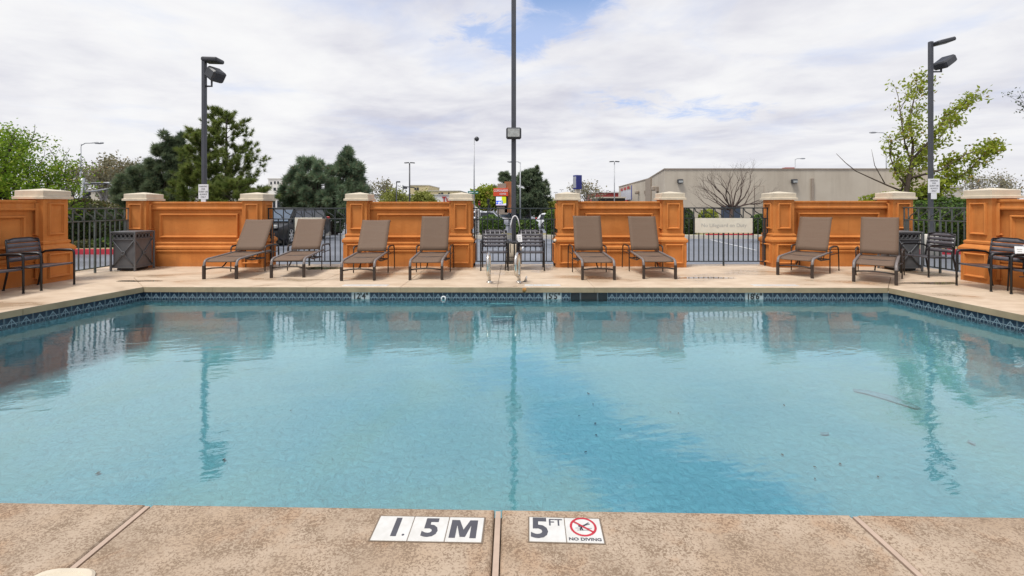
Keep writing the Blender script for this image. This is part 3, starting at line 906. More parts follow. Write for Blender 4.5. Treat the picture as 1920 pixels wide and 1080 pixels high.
def wall(label, x, y, L, rz=0.0, dz=0.0):
    "panelled garden wall; front face at local y=0 facing -y, runs 0..L along x"
    t = thing('garden_wall', label, 'wall', (x, y, 0), rz, 'orange stucco panel walls round the pool')
    prof = [(-.075, 0), (-.075, .315), (-.092, .325), (-.098, .345), (-.092, .365), (-.078, .372), (-.078, .385), (-.10, .40), (-.10, .435), (-.085, .45), (-.042, .475),
            (-.042, .485), (-.056, .495), (-.056, .53), (-.042, .54), (0, .55), (0, 1.265 + dz), (-.048, 1.272 + dz), (-.058, 1.285 + dz), (-.058, 1.315 + dz), (-.040, 1.325 + dz),
            (-.040, 1.39 + dz), (-.062, 1.41 + dz), (-.066, 1.435 + dz), (-.060, 1.45 + dz), (.30, 1.452 + dz), (.30, 0)]
    MB().extrude_x(prof, 0, L).build('wall_body', M['stucco'], t)
    link('panel_frame', frame_mesh(L - .34, .56 + dz, .060, .048), t, (L / 2, -.001, .91 + dz / 2))
    return t

PX = [(-8.33, 0.0), (-5.76, 0.0), (-3.44, 0.0), (-1.14, 0.0), (1.245, 0.01), (3.57, 0.02), (6.03, 0.02), (8.665, 0.03)]
PL = ['orange pier behind the left litter bin at the far left corner', 'orange pier behind the leftmost lounger, left of the fence gap with a black car',
      'orange pier beside the third lounger from the left, right of the black car gap', 'orange pier just left of the two straight backed chairs by the tall pole',
      'orange pier just right of the two straight backed chairs by the tall pole', 'orange pier left of the fence gap with the No Lifeguard sign',
      'orange pier right of the fence gap with the No Lifeguard sign', 'orange pier behind the rightmost lounger at the far right corner']
PY = 10.305
for k, ((x, dz), lab) in enumerate(zip(PX, PL)):
    pier(lab, x, PY, 0, skip=(2, 1) if k % 2 == 0 and False else (2,), dz=dz)
WL = ['orange panelled wall behind the leftmost lounger, right of the left litter bin', 'orange panelled wall behind the third and fourth loungers from the left',
      'orange panelled wall behind the two middle right loungers', 'orange panelled wall behind the two angled loungers on the right']
for k in range(4):
    a, b = PX[2 * k][0] + .222, PX[2 * k + 1][0] - .222
    wall(WL[k], a, 10.265, b - a, 0, PX[2 * k][1])
pier('orange pier at the end of the left side wall, behind a black chair', -8.44, 8.20, R(90), skip=(2,), dz=0.01)
pier('orange pier at the end of the right side wall, beside the tilted chair back', 8.55, 8.12, R(-90), skip=(2,), dz=0.02)
wall('orange panelled side wall along the left edge of the deck', -8.37, 7.98 - 4.2, 4.2, R(90), 0.01)
wall('orange panelled side wall along the right edge of the deck', 8.48, 7.90, 4.2, R(-90), 0.02)

BARS = {}
def bar_mesh(name, s, m, t=0.018):
    key = (name, tuple(round(q, 3) for q in s), m.name)
    if key not in BARS: BARS[key] = MB().box((0, 0, 0), s, ch=0.002).mesh(name, m)
    return BARS[key]
SCROLL = {}
def scroll_mesh(w, h, m, kind=0):
    key = (round(w, 2), round(h, 2), m.name)
    if key not in SCROLL:
        pts = []
        for k in range(15):
            s = k / 14.0
            z = (0.5 - s) * h
            x = 0.40 * w * math.sin((s - 0.5) * PI * 1.0) + 0.16 * w * math.sin((s - .5) * 2 * PI)
            pts.append((x, 0, z))
        pts = [(-.47 * w, 0, .40 * h), (-.46 * w, 0, .49 * h)] + [(p[0] * .8, 0, p[2]) for p in pts[1:-1]] + [(.46 * w, 0, -.49 * h), (.47 * w, 0, -.40 * h)]
        SCROLL[key] = MB().tube(pts, 0.0115, 6, flat=(1.0, 1.0)).mesh('scroll', m)
    return SCROLL[key]

def fence(label, x, y, L, rz, m, zt=1.30, zm=1.075, zl=0.72, zb=0.10, inset=0.05, scrolls=True, pitch=0.23, nposts=3, hooks=False):
    t = thing('iron_fence', label, 'fence', (x, y, 0), rz, 'iron picket fences between the piers')
    n = max(2, round(L / pitch)); p = L / n
    link('top_rail', bar_mesh('top_rail', (L, .032, .026), m), t, (L / 2, 0, zt))
    link('middle_rail', bar_mesh('middle_rail', (L, .028, .022), m), t, (L / 2, 0, zm))
    link('bottom_rail', bar_mesh('bottom_rail', (L - 2 * inset, .028, .022), m), t, (L / 2, 0, zb))
    if inset:
        for s in (0, 1):
            xx = inset / 2 + .01 if s == 0 else L - inset / 2 - .01
            link('step_rail', bar_mesh('step_rail', (inset + .02, .028, .022), m), t, (xx, 0, zl))
            link('end_bar', bar_mesh('end_bar', (.022, .022, zt - zl), m), t, (.014 if s == 0 else L - .014, 0, (zt + zl) / 2))
    for k in range(nposts):
        xx = inset + .02 + (L - 2 * inset - .04) * k / (nposts - 1)
        link('post', bar_mesh('post', (.032, .032, zm), m), t, (xx, 0.0, zm / 2))
    for k in range(n):
        xx = (k + .5) * p
        link('picket', bar_mesh('picket', (.020, .020, zt - zb), m), t, (xx, 0, (zt + zb) / 2))
        if k < n - 1:
            link('short_picket', bar_mesh('short_picket', (.020, .020, zm - zb), m), t, (xx + p / 2, 0, (zm + zb) / 2))
            if scrolls:
                link('scroll', scroll_mesh(p - .02, zt - zm - .03, m), t, (xx + p / 2, 0, (zt + zm) / 2))
    return t
fence('black iron fence with the cream No Lifeguard sign board hung on it', 3.57 + .222, 10.33, (6.03 - 3.57) - .444, 0, M['iron'], zt=1.31, zm=1.075, zl=.735)
fence('black iron fence behind the second lounger, in front of a black car', -5.76 + .222, 10.33, (5.76 - 3.44) - .444, 0, M['iron'], zt=1.30, zm=1.06)
fence('plain iron fence without scrolls behind the two chairs by the tall pole', -1.14 + .222, 10.33, (1.14 + 1.245) - .444, 0, M['iron'], zt=1.30, zm=1.055, scrolls=False)
fence('grey green iron side fence left of the left litter bin', -8.47, 8.425, 1.64, R(90), M['iron_grey'], zt=1.305, zm=1.05, inset=.05)
fence('grey green iron side fence right of the right litter bin, before the round hedge', 8.66, 8.345, 1.72, R(90), M['iron_grey'], zt=1.32, zm=1.06, inset=.05)

def signs_on_fence():
    a = at(1303, 409, 10.29); b = at(1411, 436.5, 10.29)
    t = thing('pool_sign', 'cream sign board reading No Lifeguard on Duty in faded lettering', 'sign', ((a.x + b.x) / 2, 10.29, (a.z + b.z) / 2))
    w, h = b.x - a.x, a.z - b.z
    MB().box((0, 0, 0), (w, .012, h), ch=.002).build('board', M['cream_sign'], t)
    text('lettering', 'No Lifeguard on Duty', .115, M['sign_ink'], t, (0, -.0075, 0), (R(90), 0, 0), bold=.0015)
    a = at(553, 408, 10.29); b = at(604, 452, 10.29)
    t = thing('pool_sign', 'plain cream sign board hung on the fence behind the second lounger', 'sign', ((a.x + b.x) / 2, 10.29, (a.z + b.z) / 2))
    MB().box((0, 0, 0), (b.x - a.x, .012, a.z - b.z), ch=.002).build('board', M['cream_sign'], t)
    a = at(891, 394, 10.36); b = at(898.5, 440, 10.36)
    t = thing('notice_board', 'narrow white notice strip with dark lines at the left end of the plain fence', 'sign', ((a.x + b.x) / 2, 10.36, (a.z + b.z) / 2))
    h = a.z - b.z
    MB().box((0, 0, 0), (b.x - a.x, .01, h), ch=.002).build('board', M['white'], t)
    m = MB()
    for k in range(9):
        m.box((0, -.006, -h / 2 + .05 + k * (h - .1) / 8), ((b.x - a.x) * (.5 if k % 3 else .7), .002, .012))
    tag(m.build('print_lines', M['bin'], t), kind='stuff')
    t = thing('wall_light', 'small white round fitting on the ledge of the pier right of the chairs', 'fitting', (0.945, 10.01, .60))
    MB().lathe([(.0, -.02), (.03, -.018), (.036, 0), (.03, .018), (0, .02)], 14).xform(Matrix.Rotation(R(90), 4, 'X')).build('dome', M['cap'], t)
signs_on_fence()

# ------------------------------------------------------------------ furniture
def sheet_mesh(pts, x0, x1, th=0.012, nx=8, sag=0.0):
    "a sling: profile pts (y,z) swept over x with slight sag"
    m = MB(); k = len(pts)
    P = [Vector((0, p[0], p[1])) for p in pts]
    top = []; bot = []
    for i, p in enumerate(P):
        a = P[max(i - 1, 0)]; b = P[min(i + 1, k - 1)]
        d = (b - a).normalized(); nrm = Vector((0, -d.z, d.y))
        for j in range(nx + 1):
            u = j / nx; x = x0 + (x1 - x0) * u
            s = sag * (1 - (2 * u - 1) ** 2) * math.sin(PI * i / (k - 1)) ** 0.5 if sag else 0
            q = Vector((x, p.y, p.z)) - nrm * s
            top.append(q); bot.append(q - nrm * th)
    w = nx + 1; n = len(top)
    fs = []
    for i in range(k - 1):
        for j in range(nx):
            a = i * w + j
            fs.append((a, a + 1, a + w + 1, a + w)); fs.append((n + a, n + a + w, n + a + w + 1, n + a + 1))
        fs.append((i * w, i * w + w, n + i * w + w, n + i * w)); fs.append((i * w + nx, n + i * w + nx, n + i * w + w + nx, i * w + w + nx))
    for j in range(nx):
        fs.append((j, n + j, n + j + 1, j + 1)); e = (k - 1) * w
        fs.append((e + j, e + j + 1, n + e + j + 1, n + e + j))
    m.add(top + bot, fs, 0, True)
    return m

def make_lounger(back_deg, tag_label):
    t = thing('chaise_lounge', tag_label, 'sun lounger', (0, 0, 0), 0, 'brown sling chaise lounges along the far wall')
    hy, hz = 1.0, 0.405
    sheet_mesh([(0.03, .318), (.06, .345), (.14, .362), (.35, .370), (.6, .380), (.85, .392), (hy - .02, .40)], -.262, .262, sag=.012).build('seat_sling', M['sling'], t)
    a = R(back_deg); d = Vector((0, math.cos(a), math.sin(a)))
    o = Vector((0, hy + .03, hz + .035)); Lb = .765
    pr = [(o + d * s) for s in (0, .1, .25, .45, .62, .725)]
    pr = [(p.y, p.z) for p in pr]; e = o + d * Lb
    nb = Vector((0, -math.sin(a), math.cos(a)))
    tip = e + Vector((0, .012, 0.004)); pr += [(e.y, e.z), ((e - nb * .03 + d * .012).y, (e - nb * .03 + d * .012).z), ((e - nb * .045 - d * .02).y, (e - nb * .045 - d * .02).z)]
    sheet_mesh(pr, -.292, .292, sag=.010).build('back_sling', M['sling'], t)
    for s in (-1, 1):
        x = s * .292
        path = [(x, .005, .20), (x, .008, .265), (x, .022, .312), (x, .055, .345), (x, .12, .362), (x, .35, .372), (x, .6, .383), (x, .9, .398), (x, 1.05, .40), (x, 1.32, .40)]
        MB().tube(path, .024, 8, flat=(1.0, .85)).build('side_rail', M['rail'], t)
        MB().box((x, .004, .130), (.048, .050, .26), ch=.006).build('leg', M['brown'], t)
        xb = s * .270
        MB().tube([tuple(o + d * f - nb * .022 + Vector((xb, 0, 0))) for f in (-.03, .3, .6, .74)], .014, 6).build('back_rail', M['rail'], t)
        xa = s * .345
        arm = [(xa, .98, 0), (xa, .985, .30), (xa, .99, .47), (xa, 1.005, .505), (xa, 1.05, .52), (xa, 1.25, .527), (xa + s * .01, 1.45, .518), (xa + s * .012, 1.53, .495), (xa + s * .014, 1.565, .44), (xa + s * .015, 1.58, .30), (xa + s * .016, 1.60, 0)]
        MB().tube(arm, [.011, .011, .012, .016, .019, .020, .018, .015, .012, .011, .010], 8).build('arm_frame', M['brown'], t)
        m = MB(); m.tube([(x, .32, .345), (x, .55, .292), (xa, .98, .285)], .014, 6); m.tube([(x, .62, .375), (x, .54, .295)], .009, 6); m.tube([(x, .80, .385), (x, .72, .29)], .009, 6)
        m.tube([(xa, .985, .37), (xa + s * .014, 1.575, .37)], .009, 6)
        m.build('side_brace', M['brown'], t)
    m = MB(); m.tube([(-.285, .015, .185), (-.15, .03, .203), (0, .035, .21), (.15, .03, .203), (.285, .015, .185)], .014, 6); m.build('front_stretcher', M['brown'], t)
    m = MB(); m.tube([(0, .035, .21), (0, .12, .235), (0, .30, .345)], .012, 6); m.build('under_brace', M['brown'], t)
    MB().tube([(-.345, .985, .285), (.345, .985, .285)], .012, 6).build('cross_bar', M['brown'], t)
    MB().tube([(-.29, .5, .365), (.29, .5, .365)], .012, 6).build('cross_bar', M['brown'], t)
    m = MB(); m.tube([(-.28, hy + .0, hz - .005), (.28, hy + .0, hz - .005)], .013, 6); m.build('hinge_bar', M['brown'], t)
    return t

LD = [(-5.42, 8.45, 3, 55, 'brown lounger farthest left, right of the left litter bin'),
      (-4.25, 8.62, 7, 56, 'brown lounger in front of the iron fence with a black car behind'),
      (-2.80, 8.27, 4, 54, 'brown lounger before the left half of the second wall, back leaning right'),
      (-1.578, 8.35, 2, 66, 'brown lounger just left of the chairs and tall pole'),
      (1.586, 8.35, 0, 68, 'brown lounger just right of the chairs and tall pole'),
      (2.745, 8.46, -2, 65.5, 'brown lounger just left of the gap with the No Lifeguard sign'),
      (5.425, 8.74, -48, 63.5, 'angled brown lounger beside the pier right of the No Lifeguard sign'),
      (6.355, 7.98, -42, 66, 'angled brown lounger nearest the right litter bin, before the far right pier')]
PROTO = {}
for x, y, rz, bd, lab in LD:
    if bd not in PROTO:
        o = make_lounger(bd, lab); PROTO[bd] = o
        o.location = (x, y, 0); o.rotation_euler = (0, 0, R(rz))
    else:
        copy_tree(PROTO[bd], lab, (x, y, 0), R(rz))

def make_chair(label, woven=False):
    t = thing('patio_chair', label, 'chair', (0, 0, 0), 0, 'black strap patio chairs')
    for s in (-1, 1):
        x = s * .285
        MB().tube([(x, -.275, 0), (x, -.275, .30), (x, -.272, .55), (x, -.262, .588), (x, -.22, .603), (x, 0, .605), (x * .98, .20, .585), (x * .95, .262, .55)], [.015, .016, .017, .020, .024, .024, .018, .014], 8).build('arm_frame', M['chair'], t)
        MB().tube([(x * .97, .32, 0), (x * .96, .245, .36), (x * .94, .262, .52), (x * .92, .30, .80)], [.014, .017, .016, .013], 8).build('rear_leg', M['chair'], t)
        m = MB(); m.tube([(x, -.272, .375), (x * .96, .245, .36)], .013, 6); m.build('seat_rail', M['chair'], t)
        MB().cyl((x, -.275, 0), .017, .02, 10).build('foot', M['black'], t)
        MB().cyl((x * .97, .318, 0), .017, .02, 10).build('foot', M['black'], t)
    m = MB(); m.tube([(-.28, -.268, .375), (.28, -.268, .375)], .012, 6); m.build('cross_rail', M['chair'], t)
    MB().tube([(-.27, .245, .36), (.27, .245, .36)], .011, 6).build('cross_rail', M['chair'], t)
    for k in range(5):          # seat straps
        y0 = -.285 + k * .104
        zz = [.395, .388, .380, .376, .376][k]
        sheet_mesh([(y0, zz - (.02 if k == 0 else 0)), (y0 + .03, zz), (y0 + .088, zz - .004)], -.265, .265, th=.008, nx=6, sag=.012).build('seat_strap', M['strap'], t)
    for k in range(5):          # back straps
        s0 = .455 + k * .075; s1 = s0 + .063
        def yy(z): return .262 + (z - .52) * .136 + (.012 if z > .75 else 0)
        sheet_mesh([(yy(s1) + .0, s1), (yy((s0 + s1) / 2) - .006, (s0 + s1) / 2), (yy(s0), s0)], -.258, .258, th=.008, nx=6, sag=-.018).build('back_strap', M['strap'], t)
    if woven:
        for k in range(5):
            x = -.205 + k * .1025
            MB().tube([(x, .268, .44), (x, .292, .60), (x, .30, .83)], .018, 4, flat=(1, .25)).build('woven_strap', M['strap'], t)
    m = MB(); m.tube([(-.262, .30, .80), (-.12, .318, .828), (.12, .318, .828), (.262, .30, .80)], .011, 6); m.build('top_rail', M['chair'], t)
    return t
c0 = make_chair('black strap chair left of the tall pole, facing the pool', True)
c0.location = (-.372, 9.80, 0); c0.rotation_euler = (0, 0, R(1))
copy_tree(c0, 'black strap chair right of the tall pole, with a white card beside it', (.40, 9.80, 0), R(-2))
c1 = make_chair('black slatted chair against the left end pier, facing the pool')
c1.location = (-7.83, 7.57, 0); c1.rotation_euler = (0, 0, R(92))
copy_tree(c1, 'black slatted chair at the left picture edge, before the left side wall', (-7.86, 6.78, 0), R(88))
copy_tree(c1, 'black slatted chair before the right end pier, facing left', (7.88, 7.50, 0), R(-91))
copy_tree(c1, 'black slatted chair at the right picture edge, before the right side wall', (7.98, 6.74, 0), R(-88))
copy_tree(c1, 'black slatted chair with upright back beside the right litter bin', (8.17, 8.95, 0), R(-86))

def side_table(label, loc, r=.2, h=.58):
    t = thing('side_table', label, 'table', loc, 0, 'small black side tables')
    MB().box((0, 0, h), (2 * r, 2 * r, .03), ch=.008).build('table_top', M['chair'], t)
    for sx in (-1, 1):
        for sy in (-1, 1):
            MB().tube([(sx * (r - .025), sy * (r - .025), 0), (sx * (r - .04), sy * (r - .04), h - .015)], .011, 6).build('leg', M['chair'], t)
    MB().tube([(-(r - .03), 0, h * .45), (r - .03, 0, h * .45)], .008, 6).build('stretcher', M['chair'], t)
    return t
side_table('small black table between the two chairs by the tall pole', (.015, 9.72, 0), .18, .585)
side_table('small black table between the two chairs by the right side wall', (8.10, 7.12, 0), .19, .56)
def card(label, loc, rz):
    t = thing('table_card', label, 'table card', loc, rz, 'white folded table cards')
    m = MB(); w, h, d = .105, .15, .045
    m.add([(-w / 2, -d, 0), (w / 2, -d, 0), (w / 2, 0, h), (-w / 2, 0, h), (-w / 2, d, 0), (w / 2, d, 0)], [(0, 1, 2, 3), (3, 2, 5, 4)])
    m.build('card', M['white'], t, recalc=False)
    n = Vector((0, -h, d)).normalized()
    m = MB()
    for k, wd in enumerate((.07, .05, .06)):
        f = .25 + k * .22
        c = Vector((0, -d + d * f, h * f)) + n * .0015
        u = Vector((0, d, h)).normalized() * .006
        m.add([c + Vector((-wd / 2, 0, 0)) - u, c + Vector((wd / 2, 0, 0)) - u, c + Vector((wd / 2, 0, 0)) + u, c + Vector((-wd / 2, 0, 0)) + u], [(0, 1, 2, 3)])
    tag(m.build('print_lines', M['sign_ink'], t, recalc=False), kind='stuff')
card('white folded card on the small table by the tall pole', (.155, 9.66, .60), R(18))
card('white folded card on the small table by the right side wall', (7.98, 7.16, .575), R(-35))

def litter_bin(label, x, y):
    t = thing('litter_bin', label, 'litter bin', (x, y, 0), 0, 'square charcoal metal litter bins')
    w = .50; h = .80
    MB().box((0, 0, .06 + (h - .16) / 2), (w - .05, w - .05, h - .16), ch=.004).build('side_panels', M['bin'], t)
    MB().box((0, 0, .04), (w - .14, w - .14, .05)).build('plinth', M['bin_dark'], t)
    MB().box((0, 0, h - .07), (w - .08, w - .08, .12)).build('inner_liner', M['bin_dark'], t)
    m = MB(); m.stack([(w / 2 + .005, h), (w / 2 + .015, h + .006), (w / 2 + .012, h + .022), (w / 2 - .05, h + .030), (w / 2 - .09, h + .030)])
    m.build('lid', M['bin'], t)
    for sx in (-1, 1):
        for sy in (-1, 1):
            MB().box((sx * w / 2, sy * w / 2, (h + .01) / 2), (.034, .034, h + .01), ch=.005).build('post', M['bin'], t)
    ringp = []
    for k in range(4):
        a = k * PI / 2; rot = Matrix.Rotation(a, 4, 'Z'); y0 = -(w / 2 - .012)
        m = MB(); q = w / 2 - .02
        m.tube([(-q, y0, .09), (q, y0, h - .15)], .010, 6); m.tube([(-q, y0 - .004, h - .15), (q, y0 - .004, .09)], .010, 6)
        m.xform(rot).build('cross_brace', M['bin'], t)
        m = MB(); zc = (.09 + h - .15) / 2
        m.tube([(.036 * math.cos(j * PI / 6), y0 - .010, zc + .036 * math.sin(j * PI / 6)) for j in range(13)], .011, 6, cap=False)
        m.xform(rot).build('boss_ring', M['bin'], t)
        for z in (.075, h - .135, h - .012):
            MB().box((0, y0 - .002, z), (w - .03, .022, .022)).xform(rot).build('rim_bar', M['bin'], t)
        for j in range(5):
            xx = (j - 2) * .088
            m = MB(); m.tube([(xx + .038 * math.cos(i * PI / 6), y0 - .002, h - .073 + .045 * math.sin(i * PI / 6)) for i in range(13)], .0075, 5, cap=False)
            m.xform(rot).build('lattice_ring', M['bin'], t)
litter_bin('square charcoal litter bin with cross braces at the far left corner', -8.08, 9.70)
litter_bin('square charcoal litter bin partly hidden behind the rightmost lounger', 8.23, 9.66)

def grab_rail(label, x, rz):
    t = thing('grab_rail', label, 'grab rail', (x, 8.12, 0), rz, 'polished grab rails at the pool steps')
    r = .029
    loop = [(0, 0, 0), (0, 0, .10), (0, .01, .28), (0, .0, .40), (0, -.045, .475), (0, -.12, .515), (0, -.20, .50), (0, -.255, .44), (0, -.275, .36), (0, -.26, .24), (0, -.21, .165), (0, -.12, .13), (0, -.02, .115)]
    MB().tube(loop, r, 10).build('rail', M['chrome'], t)
    MB().lathe([(.055, 0), (.055, .006), (.035, .018), (.026, .02)], 16).build('escutcheon', M['chrome'], t)
grab_rail('polished steel grab rail on the left of the pool steps, seen edge on', -.405, R(-3))
grab_rail('polished steel grab rail on the right of the pool steps, with an open loop', .125, R(-14))
t = thing('deck_anchor', 'short bright steel stub on the deck right of the grab rails', 'deck fitting', (.232, 8.16, 0))
MB().tube([(-.01, 0, 0), (.015, 0, .07), (.03, 0, .10)], .011, 8).build('stub', M['chrome'], t)
MB().tube([(.028, .01, .10), (.026, .01, .0)], .014, 8).build('sleeve', M['alu'], t)
MB().lathe([(.03, 0), (.03, .008), (.014, .012)], 12, (-.01, 0, 0)).build('flange', M['lamp_dark'], t)

def life_hook():
    Y = 10.24
    t = thing('rescue_hook', 'pale metal rescue hook hanging in front of the tall pole, loop upward', 'rescue hook', (.06, Y, .0))
    pts = [(957, 428), (958, 420), (960, 411), (962.5, 406), (965.5, 404.5), (968.5, 406), (971.5, 412), (974.5, 426)]
    MB().tube([at(a, b, Y) - Vector((.06, Y, 0)) for a, b in pts], .013, 8).build('hook', M['white'], t)
    for px, py, r in ((957, 428, 0), (974.5, 426, 0)):
        p = at(px, py, Y); MB().tube([p - Vector((.06, Y, 0)), Vector((p.x - .06, 0, .30))], .009, 6).build('shaft', M['iron'], t)
life_hook()

# ------------------------------------------------------------------ ground beyond the deck
def ground():
    m = MB()
    rows = [(-60, -.12), (-6.0, -.12), (10.62, -.12), (14, -.12), (22.5, -.13), (26, -.25), (34, -.68), (60, -.78), (140, -.8), (700, -.8)]
    xs = [-700, -60, -9.15, 9.15, 60, 700]
    for i in range(len(rows) - 1):
        for j in range(len(xs) - 1):
            if i == 1 and j == 2: continue
            (y0, z0), (y1, z1) = rows[i], rows[i + 1]
            m.add([(xs[j], y0, z0), (xs[j + 1], y0, z0), (xs[j + 1], y1, z1), (xs[j], y1, z1)], [(0, 1, 2, 3)])
    tag(m.build('ground', M['asphalt'], recalc=False), kind='structure')
    def bed(name, poly, z):
        q = MB(); q.prism(poly, -.5, z); tag(q.build(name, M['soil']), kind='structure')
    bed('planting_bed', [(-60, 13.95), (-9.3, 13.95), (-9.3, 23), (-60, 23)], .02)
    bed('planting_bed', [(-7.4, 20.6), (3.6, 20.6), (3.6, 22.2), (-7.4, 22.2)], .02)
    bed('planting_bed', [(6.0, 20.6), (22, 20.6), (22, 23.2), (6.0, 23.2)], .02)
    bed('planting_bed', [(11.5, 13.95), (60, 13.95), (60, 20.6), (11.5, 20.6)], .02)
    def kerb(poly, mtl, top=.035):
        q = MB(); q.prism(poly, -.4, top); tag(q.build('kerb', mtl), kind='structure')
    kerb([(-60, 13.8), (-9.15, 13.8), (-9.15, 13.95), (-60, 13.95)], M['red_kerb'])
    kerb([(-9.3, 13.95), (-9.15, 13.95), (-9.15, 23), (-9.3, 23)], M['conc_pale'])
    kerb([(11.35, 13.8), (60, 13.8), (60, 13.95), (11.35, 13.95)], M['red_kerb'])
    kerb([(11.35, 13.95), (11.5, 13.95), (11.5, 20.4), (11.35, 20.4)], M['conc_pale'])
    kerb([(-7.6, 20.4), (3.8, 20.4), (3.8, 20.6), (-7.6, 20.6)], M['conc_pale'])
    kerb([(5.8, 20.4), (8.7, 20.4), (8.7, 20.6), (5.8, 20.6)], M['conc_pale'])
    kerb([(8.7, 20.4), (11.0, 20.4), (11.0, 20.6), (8.7, 20.6)], M['conc_pale'])
    q = MB(); q.box((9.8, 20.5, .06), (2.1, .19, .05)); tag(q.build('kerb_paint', M['red_kerb']), kind='structure')
    kerb([(11.0, 20.4), (11.35, 20.4), (11.35, 20.6), (11.0, 20.6)], M['conc_pale'])
    # painted bay lines
    for x in (-5.2, -2.6, 0.2, 2.8, 5.4, 8.0, 10.6):
        q = MB(); q.add([(x, 15.0, -.112), (x + .1, 15.0, -.112), (x + .1 + .5, 19.6, -.112), (x + .5, 19.6, -.112)], [(0, 1, 2, 3)])
        tag(q.build('bay_line', M['stripe'], recalc=False), kind='structure')
ground()

# ------------------------------------------------------------------ poles and lamps
def shoebox(m, c, w, d, h):
    m.box(c, (w, d, h), ch=.03)
def light_pole(label, px, top, Y, parts, base=None, wid=.115):
    x = (px - 960) / F * Y
    z1 = CH - (top - HY) / F * Y if top is not None else 9.5
    t = thing('light_pole', label, 'light pole', (x, Y, -.12), 0)
    MB().box((0, 0, (z1 + .12) / 2), (wid, wid, z1 + .12), ch=.012).build('pole', M['pole'], t)
    if base:
        MB().cyl((0, 0, 0), base[0], base[1] + .12, 24).build('footing', base[2], t)
    return t, x, z1
# centre pole
t, x, z1 = light_pole('tall dark light pole in the middle with a floodlight part way up', 963.2, None, 11.1, None, (.20, .43, M['concrete']))
p = at(963, 250.5, 11.0)
f = MB(); f.box((0, -.13, p.z + .12), (.365, .13, .275), ch=.03); f.build('floodlight', M['lamp_dark'], t)
MB().box((0, -.198, p.z + .125), (.285, .012, .195), ch=.006).build('lamp_glass', M['lens'], t)
MB().box((0, -.06, p.z + .12), (.08, .04, .12)).build('bracket', M['lamp_dark'], t)
def twin_pole(label, px, top, Y, head, flood, sign, mirror, wid):
    t, x, z1 = light_pole(label, px, top, Y, None, None, wid)
    o = Vector((x, Y, -.12))
    def L(px, py, dy=0): q = at(px, py, Y); return q - o + Vector((0, dy, 0))
    # top shoebox on a short arm
    a, b = L(*head[0]), L(*head[1])
    m = MB(); d = b - a; ang = math.atan2(d.z, d.x); rot = Matrix.Rotation(-ang, 3, 'Y')
    m.box((a + b) / 2 + Vector((0, -.05, 0)), (d.length, .36, .11), ch=.03, rot=rot)
    m.tube([(0, 0, a.z), a], .03, 6); m.build('lamp_head', M['lamp_dark'], t)
    # tilted flood
    c, w, h, tilt, yaw = flood
    c = L(*c)
    rot = Matrix.Rotation(R(yaw), 3, 'Z') @ Matrix.Rotation(R(-tilt), 3, 'Y')
    m = MB(); m.box((0, 0, 0), (w, .36, h), ch=.04); m.v = [tuple(rot @ Vector(v) + c) for v in m.v]
    m.build('floodlight', M['lamp_dark'], t)
    m = MB(); m.box((0.0, -.0, -h / 2 - .004), (w * .72, .26, .012), ch=.004); m.v = [tuple(rot @ Vector(v) + c) for v in m.v]
    m.build('lamp_glass', M['lens'], t)
    zb = c.z - h / 2 - .16
    MB().tube([(0, 0, zb), (c.x - .1, 0, zb), (c.x - .1, 0, c.z - .08)], .028, 6).build('bracket', M['lamp_dark'], t)
    # sign
    (ax, ay), (bx, by), lines = sign
    a, b = L(ax, ay), L(bx, by)
    sx = (a.x + b.x) / 2; sz = (a.z + b.z) / 2; w, h = b.x - a.x, a.z - b.z
    yf = -wid / 2 - .02
    s = MB(); s.box((sx, yf, sz), (w, .012, h), ch=.003)
    so = s.build('sign_plate', M['white'], t)
    for k, ln in enumerate(lines):
        text('lettering', ln, h * .15, M['bin'], so, (sx, yf - .0075, sz + h * (.36 - .18 * k)), (R(90), 0, 0), bold=.001, sx=.85)
    MB().box((sx, yf, b.z - h * .22), (w * .48, .012, h * .42), ch=.002).build('small_plate', M['white'], t)
    return t
twin_pole('left dark light pole with two lamp heads and a white parking sign', 383, 109, 12.2, ((386, 114), (416, 115)), ((404, 140), .36, .30, -35, -20),
          ((375.5, 346), (394, 373.5), ['PARKING', 'FOR', 'GUEST USE', 'ALWAYS', 'ONLY']), False, .10)
twin_pole('right dark light pole with two lamp heads and a white parking sign', 1745, 78, 13.2, ((1748, 84), (1780, 76)), ((1771, 117), .50, .22, 32, 15),
          ((1736, 335.5), (1757.5, 362), ['PARKING', 'FOR', 'GUEST USE', 'ALWAYS', 'ONLY']), False, .10)
q = thing('bollard', 'pale concrete light pole footing behind the right side fence', 'footing', (12.15, 13.2, -.12))
MB().lathe([(.235, 0), (.235, .62), (.22, .645), (.0, .65)], 24).build('footing', M['conc_pale'], q)

